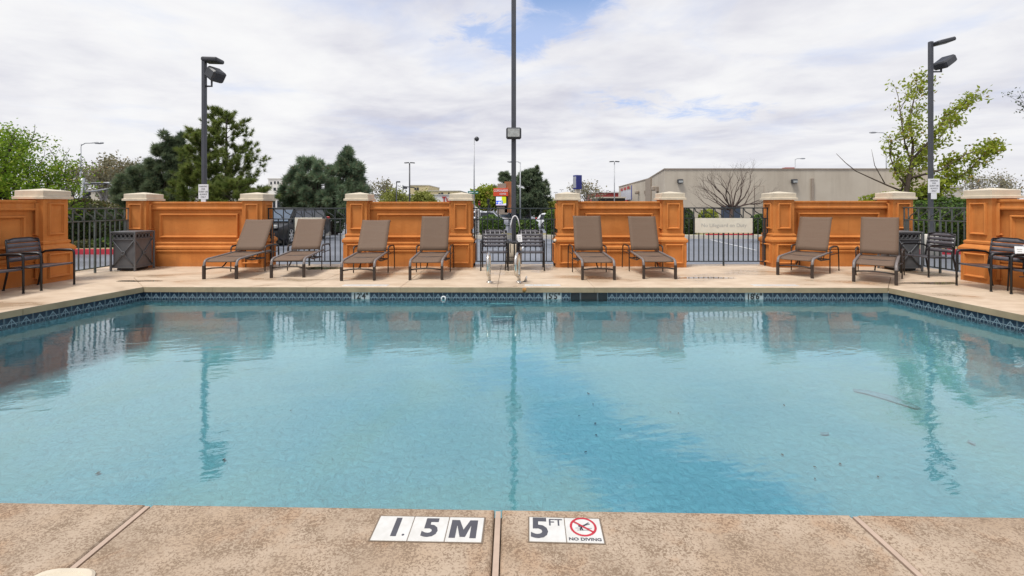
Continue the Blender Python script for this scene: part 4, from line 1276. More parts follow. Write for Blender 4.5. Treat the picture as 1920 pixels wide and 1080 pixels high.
def street_lamp(label, px, top, Y, arm, mtl, r=.07, head='cobra', zb=-.7, group='distant street lamps'):
    x = (px - 960) / F * Y; z1 = CH - (top - HY) / F * Y
    t = thing('street_lamp', label, 'street lamp', (x, Y, zb), 0, group)
    H = z1 - zb
    MB().tube([(0, 0, 0), (0, 0, H)], [r * 1.1, r * .7], 8).build('pole', mtl, t)
    if head == 'cobra':
        d = arm; s = 1 if d > 0 else -1
        MB().tube([(0, 0, H - .15), (d * .35, 0, H + .12 * abs(d) * .5), (d, 0, H + .16 * abs(d) * .5)], .035 * r / .07, 6).build('arm', mtl, t)
        m = MB(); m.lathe([(.02, -.35), (.12, -.2), (.15, .1), (.10, .32), (.02, .4)], 10)
        k = r / .07
        m.xform(Matrix.Translation((d + s * .3 * k, 0, H + .16 * abs(d) * .5)) @ Matrix.Rotation(R(90) * s, 4, 'Y') @ Matrix.Scale(k, 4)); m.v = [(v[0], v[1], H + .16 * abs(d) * .5 + (v[2] - H - .16 * abs(d) * .5) * .6) for v in m.v]
        m.build('lamp_head', M['galv'] if mtl is M['galv'] else M['lamp_dark'], t)
    elif head == 'twin':
        m = MB()
        for s in (-1, 1):
            m.box((s * arm * .5, 0, H + .03), (arm * .86, .5 * arm, .17 * arm), ch=.04, rot=Matrix.Rotation(R(4) * s, 3, 'Y'))
        m.build('lamp_head', M['lamp_dark'], t)
    elif head == 'ball':
        MB().tube([(0, 0, H - .2), (arm, 0, H - .1)], .04, 6).build('arm', mtl, t)
        m = MB(); m.lathe([(.05, -.25), (.22, -.12), (.25, .1), (.1, .25)], 10, (arm, 0, H - .1)); m.build('lamp_head', M['lamp_dark'], t)
    elif head == 'arm':
        m = MB(); m.box((arm * .5, 0, H), (abs(arm), .22, .10), ch=.02); m.build('lamp_head', mtl, t)
    return t
street_lamp('grey curved arm street lamp above the traffic signal at far left', 151, 270, 40, 1.2, M['galv'], .085)
street_lamp('thin grey mast with a small round lamp left of the tall pole', 889, 259, 48, .28, M['galv'], .075, 'ball')
street_lamp('pale street lamp with a short curved arm just right of the tall pole', 975.5, 304, 45, -.55, M['galv'], .075)
street_lamp('black twin head parking lamp above the second wall', 768, 306, 32, .40, M['lamp_dark'], .062, 'twin')
street_lamp('small black lamp post left of the black twin head lamp', 743.5, 341, 36, .28, M['lamp_dark'], .06, 'arm')
street_lamp('grey twin head parking lamp left of the tan building', 1152, 303.5, 46, .55, M['galv'], .06, 'twin')
street_lamp('small twin head lamp right of the blue sign box', 1100, 345, 80, .50, M['galv'], .06, 'twin')
street_lamp('faint twin head lamp left of the blue sign box', 1053, 356, 90, .45, M['galv'], .06, 'twin')
street_lamp('faint low twin head lamp over the lime bush, right of the dark pine', 1042, 361, 95, .45, M['galv'], .06, 'twin')
street_lamp('curved arm street lamp rising behind the tan building roof, left of the leafy tree', 1662, 250, 62, -1.35, M['galv'], .10)
street_lamp('small curved arm lamp just above the tan building roof', 1491, 298, 85, .9, M['galv'], .10)

# ------------------------------------------------------------------ vegetation
def frames(n, rng):
    u = rng.normal(size=(n, 3)); u /= np.linalg.norm(u, axis=1)[:, None]
    a = rng.normal(size=(n, 3)); v = np.cross(u, a); v /= np.linalg.norm(v, axis=1)[:, None] + 1e-9
    return u, v
def leaves(name, C, size, m, parent, rng, asp=0.55, var=0.4):
    n = len(C); u, v = frames(n, rng)
    s = (size * (1 + var * (rng.random(n) - .5) * 2))[:, None]
    V = np.empty((n, 4, 3))
    V[:, 0] = C - u * s * .5; V[:, 1] = C + v * s * asp * .5 + u * s * .08; V[:, 2] = C + u * s * .5; V[:, 3] = C - v * s * asp * .5 + u * s * .08
    me = mesh_np(name, V.reshape(-1, 3), np.arange(n * 4).reshape(n, 4), [m])
    return link(name, me, parent)
def blades(name, B, D, L, W, m, parent, rng):
    "thin triangles from base points B along directions D"
    n = len(B)
    a = rng.normal(size=(n, 3)); s = np.cross(D, a); s /= np.linalg.norm(s, axis=1)[:, None] + 1e-9
    L = np.asarray(L).reshape(-1, 1); 
    V = np.empty((n, 3, 3)); V[:, 0] = B - s * W; V[:, 1] = B + s * W; V[:, 2] = B + D * L
    me = mesh_np(name, V.reshape(-1, 3), np.arange(n * 3).reshape(n, 3), [m])
    return link(name, me, parent)

def grow(m, p, d, L, r, depth, rnd, tips, nodes, spread=.6, ratio=.72, up=.12, kids_=(2, 3), wind=Vector((0, 0, 0)), n=5, seg=3, wob=.18):
    pts = [p.copy()]; rs = [r]; q = p.copy(); dd = d.copy()
    for k in range(seg):
        dd = (dd + Vector((rnd.uniform(-1, 1), rnd.uniform(-1, 1), rnd.uniform(-1, 1))) * wob + Vector((0, 0, up)) + wind).normalized()
        q = q + dd * (L / seg); pts.append(q.copy()); rs.append(r * (1 - .38 * (k + 1) / seg))
        if depth <= 2: nodes.append((q.copy(), dd.copy()))
    m.tube(pts, rs, n if depth > 1 else 4, cap=False)
    if depth == 0:
        tips.append((q, dd)); return
    for k in range(rnd.randint(*kids_)):
        ax = dd.orthogonal().normalized(); ax.rotate(Quaternion(dd, rnd.uniform(0, 2 * PI)))
        nd = (dd + ax * rnd.uniform(spread * .5, spread * 1.3)).normalized()
        base = pts[-1] if k < 2 else pts[rnd.randint(1, seg)]
        grow(m, base, nd, L * ratio * rnd.uniform(.8, 1.15), rs[-1] * (.85 if k == 0 else .66), depth - 1, rnd, tips, nodes, spread, ratio, up, kids_, wind, n, seg, wob)

def broadleaf(name, label, base, limbs, seed, leaf=None, per=10, lsize=.1, scat=.22, bark='bark', depth=3, spread=.6, ratio=.72, up=.1, wind=(0, 0, 0), r=.08, kids_=(2, 3), group=None, cat='tree', nodes_too=True, asp=.55, wob=.18):
    rnd = random.Random(seed); rng = np.random.default_rng(seed)
    t = thing(name, label, cat, base, 0, group)
    m = MB(); tips = []; nodes = []
    for (p, d, L, rr) in limbs:
        grow(m, Vector(p), Vector(d).normalized(), L, rr * r, depth, rnd, tips, nodes, spread, ratio, up, kids_, Vector(wind), wob=wob)
    m.build('trunk', M[bark], t, recalc=False)
    if leaf:
        pts = [q for q, _ in tips] + ([q for q, _ in nodes] if nodes_too else [])
        P = np.array([tuple(q) for q in pts])
        P = np.repeat(P, per, axis=0) + rng.normal(size=(len(P) * per, 3)) * scat
        leaves('crown', P, lsize, M[leaf], t, rng, asp)
    return t

# left, large bright tree beyond the side wall
def bright_tree():
    rng = np.random.default_rng(5); rnd = random.Random(5)
    Y = 15.5; base = at(22, 385, Y); base.z = 0
    t = thing('leafy_tree', 'bright green leafy tree behind the left side wall', 'tree', base)
    m = MB(); tips = []; nodes = []
    for (dx, dy, dz, L) in ((-.5, .1, 1, 1.5), (.35, -.1, 1, 1.35), (-1.2, .2, .9, 1.5), (.9, .2, .75, 1.3), (0, -.5, 1.1, 1.4), (1.2, -.2, .42, 1.15), (-.1, .2, 1.3, 1.5), (1.3, .3, .35, 1.25), (1.0, -.5, .6, 1.2), (.7, -.6, .4, 1.0), (-.6, -.6, .5, 1.2), (.2, -.8, .6, 1.2), (1.3, 0, .2, 1.1)):
        grow(m, Vector((0, 0, .55)), Vector((dx, dy, dz)).normalized(), L, .075, 3, rnd, tips, nodes, .6, .70, .08, (2, 3))
    m.tube([(0, 0, -.2), (0, 0, .6)], [.17, .14], 8)
    m.build('trunk', M['bark_dark'], t, recalc=False)
    P = np.array([tuple(q) for q, _ in tips + nodes])
    # keep to the outline of the photograph's crown (sloping down to the right)
    top = np.interp(P[:, 0], [-3, .35, .75, 1.45, 1.75, 2.1, 2.35], [4.1, 3.9, 3.3, 2.8, 2.35, 1.9, 1.0]) + rng.normal(size=len(P)) * .16
    P = P[P[:, 2] < top]
    P = np.repeat(P, 15, axis=0) + rng.normal(size=(len(P) * 15, 3)) * np.array([.22, .22, .14])
    leaves('crown', P, .092, M['lf_bright'], t, rng, .55)
bright_tree()

def tufts(rng, centers, dirs, per, L, spread):
    n = len(centers) * per
    B = np.repeat(centers, per, axis=0); D = np.repeat(dirs, per, axis=0)
    D = D + rng.normal(size=(n, 3)) * spread; D /= np.linalg.norm(D, axis=1)[:, None]
    Ls = L * rng.uniform(.6, 1.15, n)
    return B, D, Ls

def pine(name, label, base, H, W, seed, leaf='lf_pine', per=26, L=.2, levels=18, start=.1, dense=1.0, wid=.013, shape=None, bark='bark_dark', upc=.5, sub=5, group=None):
    rng = np.random.default_rng(seed); rnd = random.Random(seed)
    t = thing(name, label, 'tree', base, 0, group)
    m = MB(); lean = Vector((rnd.uniform(-.04, .04), 0, 1)) * H
    tr = [(0, 0, -.2), lean * .5, lean * .8, lean * .985]; m.tube(tr, [H * .022, H * .015, H * .008, H * .003], 7)
    C = []; Dr = []
    for i in range(levels):
        s = start + (1 - start) * (i + rnd.uniform(-.3, .3)) / levels
        s = min(max(s, start), .985)
        prof = shape(s) if shape else (1 - s) ** .75
        for k in range(max(3, int(round(6 * dense * (1 - .4 * s))))):
            a = rnd.uniform(0, 2 * PI); Lb = W / 2 * prof * rnd.uniform(.55, 1.08) + .10
            o = lean * s; d = Vector((math.cos(a), math.sin(a), rnd.uniform(-.05, .45)))
            pts = [o]; q = o.copy(); ns = 4
            for j in range(ns):
                d = (d + Vector((rnd.uniform(-.15, .15), rnd.uniform(-.15, .15), upc * (j + 1) / ns * .6))).normalized()
                q = q + d * (Lb / ns); pts.append(q.copy())
            m.tube(pts, [.012 * H / 5 + .012 * Lb, .012, .01, .008, .005], 4, cap=False)
            for j in range(sub):
                f = rnd.uniform(.3, 1.0) if j else 1.0
                ii = min(int(f * ns), ns - 1); p = pts[ii].lerp(pts[ii + 1], f * ns - ii)
                ax = d.orthogonal().normalized(); ax.rotate(Quaternion(d, rnd.uniform(0, 2 * PI)))
                dd = (d + ax * (rnd.uniform(.4, 1.1) if j else 0) + Vector((0, 0, .35))).normalized()
                l2 = Lb * .26 * rnd.uniform(.5, 1.1) if j else 0
                for f2 in ((.35, .7, 1.0) if j else (1.0,)):
                    e = p + dd * (l2 * f2)
                    C.append(tuple(e)); Dr.append(tuple(dd))
                if l2 > .1: m.tube([p, p + dd * l2], [.007, .004], 3, cap=False)
    C.append(tuple(lean)); Dr.append((0, 0, 1))
    m.build('trunk', M[bark], t, recalc=False)
    B, D, Ls = tufts(rng, np.array(C), np.array(Dr), per, L, .62)
    blades('crown', B, D, Ls, wid, M[leaf], t, rng)
    return t

def puffy(name, label, base, lobes, seed, leaf, per=260, L=.17, wid=.02, bark='bark_dark', group=None, clump=.34):
    "dense conifer: many sprays around lobes (x,y,z, rx,ry,rz, count)"
    rng = np.random.default_rng(seed); rnd = random.Random(seed)
    t = thing(name, label, 'tree', base, 0, group)
    m = MB(); C = []; N = []
    for (x, y, z, rx, ry, rz, cnt) in lobes:
        c = Vector((x, y, z))
        m.tube([(x * .25, y * .25, -.2), (x * .7, y * .7, z * .55), (x, y, z + rz * .6)], [.13, .07, .02], 5, cap=False)
        cnt = int(cnt * .8)
        for k in range(cnt):
            g = 2 * PI * k * .618034 + rnd.uniform(-.4, .4); zz = rnd.uniform(-.95, .98); rr = math.sqrt(1 - zz * zz)
            sh = rnd.uniform(.60, 1.10) * (1.14 if rnd.random() < .15 else 1)
            d = Vector((rr * math.cos(g), rr * math.sin(g), zz))
            taper = 1 - .35 * max(zz, 0)
            p = c + Vector((d.x * rx * sh * taper, d.y * ry * sh * taper, d.z * rz * sh))
            m.tube([c + (p - c) * .2, p], [.02, .006], 3, cap=False)
            C.append(tuple(p)); N.append(tuple((d + Vector((0, 0, .55))).normalized()))
    m.build('trunk', M[bark], t, recalc=False)
    C = np.array(C); N = np.array(N); n = len(C) * per
    B = np.repeat(C, per, axis=0); D0 = np.repeat(N, per, axis=0)
    off = rng.normal(size=(n, 3)); off /= np.linalg.norm(off, axis=1)[:, None]
    rad = clump * np.repeat(rng.uniform(.6, 1.15, len(C)), per) * rng.random(n) ** .55
    B = B + off * (rad * .62)[:, None]
    D = D0 * .35 + off * 1.0 + rng.normal(size=(n, 3)) * .18; D /= np.linalg.norm(D, axis=1)[:, None]
    blades('crown', B, D, L * rng.uniform(.6, 1.2, n), wid, M[leaf], t, rng)
    return t

def ground_z(Y):
    return float(np.interp(Y, [0, 22.5, 26, 34, 60], [-.12, -.13, -.25, -.68, -.78]))

def tree_at(px, Y): p = at(px, 385, Y); p.z = ground_z(Y); return p

# tall open pine and its lower partner
Y = 23.0
b = tree_at(425, Y)
pine('pine_tree', 'tall open pine with bare gaps, right of the left light pole', b, CH + (385 - 211) / F * Y + .12, 5.1, 11, 'lf_pine', per=44, L=.24, levels=21, start=.14, dense=.95, wid=.011,
     shape=lambda s: min(1.0, .25 + (1 - s) * 1.15) if s > .25 else .85)
Y = 22.0
b = tree_at(377, Y)
pine('pine_tree', 'shorter dense green pine crossing the left light pole', b, CH + (385 - 252) / F * Y + .12, 3.0, 12, 'lf_pine', per=52, L=.24, levels=17, start=.05, dense=1.25, wid=.012, shape=lambda s: min(1.0, .3 + (1 - s) * .95))
pine('pine_tree', 'low dense pine skirt between the two left pines and the wall', tree_at(440, 20.5), 2.45, 3.1, 14, 'lf_pine', per=52, L=.22, levels=11, start=.05, dense=1.3, wid=.012, shape=lambda s: min(1.0, .5 + (1 - s)))
# juniper group
Y = 25.0
def lob(px, py, rpx, rpy, cnt, bx, Y, dy=0.0):
    p = at(px, py, Y); return (p.x - bx.x, dy, p.z - bx.z, rpx / F * Y, rpx / F * Y * .9, rpy / F * Y, cnt)
b = tree_at(315, Y)
puffy('juniper_tree', 'dark blue green juniper with twin spires, left of the pines', b,
      [lob(313, 330, 22, 74, 42, b, Y), lob(330, 322, 16, 64, 30, b, Y, .3), lob(298, 345, 18, 58, 26, b, Y, -.3), lob(312, 372, 34, 40, 30, b, Y), lob(313, 276, 7, 22, 8, b, Y), lob(326, 276, 6, 20, 7, b, Y, .3)], 21, 'lf_juniper', per=380, L=.25, wid=.019, clump=.30)
b = tree_at(262, Y)
puffy('juniper_tree', 'lower rounded dark juniper left of the twin spired one', b,
      [lob(262, 340, 27, 30, 30, b, Y), lob(245, 360, 22, 30, 24, b, Y, -.2), lob(282, 352, 20, 40, 24, b, Y, .2), lob(262, 378, 32, 30, 24, b, Y)], 22, 'lf_juniper', per=380, L=.25, wid=.019, clump=.30)
# the big grey green conifer
Y = 24.0
b = tree_at(610, Y)
puffy('conifer_tree', 'broad grey green conifer behind the fence gap with a black car', b,
      [lob(580, 326, 30, 34, 34, b, Y), lob(560, 352, 30, 36, 34, b, Y, -.3), lob(600, 352, 36, 40, 38, b, Y, -.4), lob(648, 330, 22, 40, 30, b, Y), lob(668, 354, 20, 36, 26, b, Y, .2), lob(640, 372, 38, 34, 34, b, Y, -.4),
       lob(590, 386, 44, 26, 30, b, Y), lob(622, 340, 16, 30, 16, b, Y, .2), lob(545, 378, 20, 26, 18, b, Y, .2), lob(652, 300, 9, 18, 8, b, Y), lob(670, 330, 8, 20, 8, b, Y, .2), lob(650, 400, 30, 24, 20, b, Y)], 31, 'lf_blue', per=380, L=.25, wid=.019, clump=.30)
# dark pine in the middle distance
Y = 60.0
b = tree_at(994, Y)
pine('pine_tree', 'dark spreading pine just right of the tall pole and red sign', b, CH + (385 - 321) / F * Y + .8, 5.7, 41, 'lf_juniper', per=30, L=.55, levels=18, start=.10, dense=1.4, wid=.05, shape=lambda s: min(1.0, .30 + (1 - s) * 1.3), upc=.35)
b = tree_at(948, 66.0)
pine('pine_tree', 'dark pine hidden mostly behind the tall pole and red sign', b, CH + (385 - 327) / F * 66 + .8, 4.5, 42, 'lf_juniper', per=24, L=.55, levels=14, start=.1, dense=1.2, wid=.05, shape=lambda s: min(1.0, .3 + (1 - s) * 1.2))
def small_tree(name, label, px, Y, top, wpx, seed, leaf, bark='twig_pale', per=8, lsize=.3, group='distant spring trees', r=.09, depth=3, scat=.35, low=0.3):
    b = tree_at(px, Y); H = CH + (385 - top) / F * Y - b.z; W = wpx / F * Y
    limbs = [((0, 0, H * low * .5), (dx * W / H * .9, dy * W / H * .6, 1), H * .36, 1.0) for dx, dy in ((-.5, .1), (.5, -.1), (0, .4), (.05, -.4), (-1.0, 0), (1.0, 0))]
    t = broadleaf(name, label, b, limbs, seed, leaf, per, lsize, scat, bark, depth, .55, .66, .10, r=r * H / 4, kids_=(2, 3), group=group)
    MB().tube([(0, 0, -.2), (0, 0, H * low * .55)], [r * H / 4 * 1.5, r * H / 4 * 1.1], 6).build('lower_trunk', M[bark], t)
    return t
small_tree('small_tree', 'lime green leafy tree behind the red sign, left of the tall pole', 922, 64, 350, 56, 51, 'lf_spring', 'bark', 18, .42, scat=.36, low=.1)
small_tree('small_tree', 'yellow green tree behind the black twin head lamp', 785, 60, 362, 58, 52, 'lf_yellow', 'bark', 16, .34, scat=.34, low=.1)
small_tree('small_tree', 'thin pale budding tree above the second wall, left of the small lamp post', 716, 62, 343, 24, 53, 'lf_pale', per=2, lsize=.28)
small_tree('small_tree', 'pale yellow budding tree beside the small lamp post', 737, 50, 362, 32, 54, 'lf_yellow', per=4, lsize=.25)
small_tree('small_tree', 'pale bare tree right of the blue sign box', 1095, 58, 346, 34, 55, 'lf_pale', per=2, lsize=.26)
small_tree('small_tree', 'low lime bush like tree right of the dark pine', 1030, 66, 373, 62, 56, 'lf_yellow', 'bark', 8, .35, low=.05)
small_tree('small_tree', 'bare budding tree right of the grey street lamp at far left', 193, 44, 315, 36, 57, 'lf_pale', per=4, lsize=.20)
small_tree('small_tree', 'tan leaved budding tree left of the dark juniper', 232, 46, 300, 42, 58, 'lf_pale', per=7, lsize=.24)
small_tree('small_tree', 'bare pale tree beside the grey street lamp post, behind the green tree', 132, 46, 312, 30, 59, 'lf_pale', per=4, lsize=.20)
small_tree('small_tree', 'bare pale tree between the traffic signal and the dark juniper', 212, 60, 318, 34, 60, 'lf_pale', per=3, lsize=.22)
small_tree('small_tree', 'faint bare tree above the far right pier', 1838, 48, 330, 60, 61, 'lf_pale', per=2, lsize=.20)
small_tree('small_tree', 'faint bare tree at the right edge above the pier cap', 1878, 52, 332, 46, 62, 'lf_pale', per=2, lsize=.2)
small_tree('small_tree', 'bare twiggy tree entering the right picture edge high up', 2012, 16, 140, 100, 63, 'lf_dark', 'bark_dark', per=2, lsize=.08, scat=.1, r=.03)

# wind-blown young tree at right
def windy_tree():
    Y = 16.5; b = tree_at(1700, Y); S = F / Y
    limbs = []
    def d(px, py, dy=0): p = at(px, py, Y); return Vector((p.x - b.x, dy, p.z - b.z))
    t = thing('leafy_tree', 'wind blown young tree with sparse spring leaves beside the right light pole', 'tree', b)
    rnd = random.Random(8); rng = np.random.default_rng(8)
    m = MB(); tips = []; nodes = []
    main = [d(1698, 420), d(1697, 372), d(1703, 340), d(1709, 305), d(1712, 270)]
    m.tube(main, [.10, .088, .075, .055, .04], 8)
    bare = [([d(1690, 358), d(1665, 348), d(1640, 337), d(1605, 321), d(1585, 305), d(1568, 288)], .036), ([d(1660, 346), d(1640, 310), d(1634, 280)], .02)]
    for pts, r in bare: m.tube(pts, [r * (1 - .8 * k / (len(pts) - 1)) for k in range(len(pts))], 5)
    br = [([d(1709, 305), d(1697, 270), d(1690, 225), d(1684, 180)], .035, .55), ([d(1712, 270), d(1718, 225, .3), d(1728, 180, .3), d(1735, 160, .3)], .04, 1.0), ([d(1709, 300), d(1735, 260, -.3), d(1765, 215, -.3), d(1800, 190, -.3)], .045, 1.0),
          ([d(1706, 320), d(1745, 290, .4), d(1790, 250, .5), d(1815, 205, .5)], .045, 1.0), ([d(1703, 335), d(1745, 320, -.4), d(1785, 292, -.5), d(1822, 283, -.5)], .045, 1.5), ([d(1700, 372), d(1745, 350, -.3), d(1780, 330, -.5), d(1812, 296, -.6)], .05, 1.6),
          ([d(1700, 350), d(1680, 325), d(1668, 290), d(1672, 262)], .035, .9), ([d(1698, 375), d(1725, 365, .3), d(1770, 362, .4)], .035, 1.3), ([d(1699, 355, .2), d(1720, 335, .5), d(1745, 300, .6)], .03, 1.2), ([d(1697, 368), d(1720, 372, -.4), d(1742, 350, -.5)], .03, 1.3)]
    L = []
    for pts, r, dens in br:
        m.tube(pts, [r * (1 - .75 * k / (len(pts) - 1)) for k in range(len(pts))], 5)
        for k in range(1, len(pts)):
            for j in range(5):
                p = pts[k - 1].lerp(pts[k], rnd.random()); dd = (pts[k] - pts[k - 1]).normalized()
                ax = dd.orthogonal().normalized(); ax.rotate(Quaternion(dd, rnd.uniform(0, 2 * PI)))
                nd = (dd + ax * rnd.uniform(.3, .9) + Vector((.35, 0, .1))).normalized()
                tp = []; nn = []
                grow(m, p, nd, .34, .011, 1, rnd, tp, nn, .6, .75, .08, (2, 3), Vector((.08, 0, 0)), seg=2)
                for q, _ in tp + nn:
                    for _ in range(int(4.8 * dens + rnd.random())):
                        L.append((q.x + rnd.gauss(0, .12), q.y + rnd.gauss(0, .12), q.z + rnd.gauss(0, .10)))
    m.build('trunk', M['bark'], t, recalc=False)
    leaves('crown', np.array(L), .125, M['lf_spring'], t, rng, .5)
windy_tree()

# bare mauve-brown tree before the tan building
def bare_tree():
    Y = 28.0; b = tree_at(1372, Y)
    p0 = at(1372, 392, Y); z0 = p0.z - b.z
    W = .5
    limbs = []
    rnd = random.Random(4)
    for k, (dx, dz, L, r) in enumerate(((-1.5, .75, 1.05, 1.0), (-1.0, 1.0, 1.0, .9), (-.45, 1.15, 1.0, 1), (.05, 1.25, 1.0, .9), (.5, 1.2, 1.0, 1.0), (1.0, .95, 1.0, .9), (1.35, .55, 1.0, .9), (-.75, .6, .9, .7), (.25, .8, .95, .7), (-.2, .9, 1.0, .8), (-1.7, .45, .95, .8), (1.5, .8, .95, .8), (.75, 1.3, 1.0, .9), (-.8, 1.25, 1.0, .9))):
        limbs.append(((0, 0, z0 - .05), (dx * 1.08, rnd.uniform(-.5, .5), dz * .72), L * 1.08, r))
    t = broadleaf('bare_tree', 'bare mauve brown tree in front of the tan building', b, limbs, 4, None, bark='twig', depth=5, spread=.52, ratio=.70, up=.05, r=.060, kids_=(2, 3), wob=.18)
    MB().tube([(0, 0, -.2), (0, 0, z0)], [.16, .13], 8).build('lower_trunk', M['twig'], t)
bare_tree()

def shrub(label, px0, px1, py0, py1, Y, leaf, seed, n=2600, lsize=.075, group='clipped shrubs beyond the fence', sq=.8, deep=None, name='shrub', cat='shrub'):
    rng = np.random.default_rng(seed)
    a, b = at(px0, py0, Y), at(px1, py1, Y)
    c = (a + b) / 2; rx, rz = (b.x - a.x) / 2, (a.z - b.z) / 2; ry = deep if deep else min(rx, 1.2)
    t = thing(name, label, cat, (c.x, Y, b.z), 0, group)
    u = rng.normal(size=(n, 3)); u /= np.linalg.norm(u, axis=1)[:, None]
    k = (np.abs(u) ** (2 / sq)).sum(axis=1) ** (-sq / 2)
    P = u * k[:, None]
    lump = 1 + .07 * np.sin(P[:, 0] * 7 + seed) * np.cos(P[:, 2] * 6 + seed) + .05 * np.sin(P[:, 1] * 9 + 2 * seed) - .12 * rng.random(n) ** 2 + .05 * rng.random(n) ** 4
    P = P * lump[:, None] * np.array([rx, ry, rz]); P[:, 2] += rz
    leaves('foliage', P, lsize, M[leaf], t, rng, .6)
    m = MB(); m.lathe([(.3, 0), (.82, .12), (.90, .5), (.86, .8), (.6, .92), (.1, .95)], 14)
    m.xform(Matrix.Diagonal((rx * .93, ry * .93, rz * 2 * .95, 1))); m.build('shade_core', M['shrub_core'], t)  # solid dark core stands in for the shade inside the shrub
    return t
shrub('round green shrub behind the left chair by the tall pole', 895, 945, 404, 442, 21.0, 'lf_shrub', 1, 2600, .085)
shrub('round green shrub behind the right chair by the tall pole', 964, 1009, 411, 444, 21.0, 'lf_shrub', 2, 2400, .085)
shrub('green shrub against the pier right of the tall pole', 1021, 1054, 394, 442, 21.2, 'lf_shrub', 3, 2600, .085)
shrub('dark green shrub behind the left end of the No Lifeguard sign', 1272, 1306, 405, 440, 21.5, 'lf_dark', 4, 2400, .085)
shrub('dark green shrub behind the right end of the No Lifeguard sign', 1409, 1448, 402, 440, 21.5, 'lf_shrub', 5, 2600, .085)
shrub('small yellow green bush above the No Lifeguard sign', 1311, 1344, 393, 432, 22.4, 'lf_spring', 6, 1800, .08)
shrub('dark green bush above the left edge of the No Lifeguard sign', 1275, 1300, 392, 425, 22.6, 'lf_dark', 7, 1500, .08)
shrub('large round hedge dome behind the right side fence', 1690, 1842, 372, 442, 16.0, 'lf_shrub', 8, 9000, .085, deep=1.3, name='hedge', cat='hedge')
shrub('dark hedge below the dome behind the right side fence', 1765, 1850, 400, 462, 15.4, 'lf_dark', 9, 4500, .085, deep=.9, name='hedge', cat='hedge')
shrub('olive brown flat topped hedge behind the left side fence', 96, 196, 376, 440, 17.5, 'lf_olive', 10, 6500, .085, deep=1.2, sq=.6, name='hedge', cat='hedge')
shrub('dark green hedge in front of the olive hedge at the left fence', 100, 176, 402, 462, 16.2, 'lf_dark', 12, 5500, .085, deep=.9, name='hedge', cat='hedge')
shrub('dark scrubby bush behind the left litter bin', 178, 245, 392, 446, 16.6, 'lf_dark', 13, 2200, .085, deep=.9)
shrub('low leafy plant on the soil behind the red kerb at left', 180, 222, 446, 468, 14.8, 'lf_lowplant' if 'lf_lowplant' in M else 'lf_shrub', 14, 500, .09, deep=.35)
shrub('yellow green weed patch behind the red kerb at left', 140, 182, 450, 470, 14.6, 'lf_olive', 15, 320, .09, deep=.3)
shrub('small green bush beside the black car', 508, 532, 396, 415, 24.5, 'lf_shrub', 16, 900, .09)
shrub('wide bright hedge under the wind blown tree', 1620, 1742, 360, 420, 18.2, 'lf_spring', 17, 3500, .10, deep=1.0, name='hedge', cat='hedge')

# ------------------------------------------------------------------ buildings
def block(t, name, x0, x1, y0, y1, z0, z1, m):
    b = MB(); b.box(((x0 + x1) / 2, (y0 + y1) / 2, (z0 + z1) / 2), (x1 - x0, y1 - y0, z1 - z0)); return b.build(name, m, t)

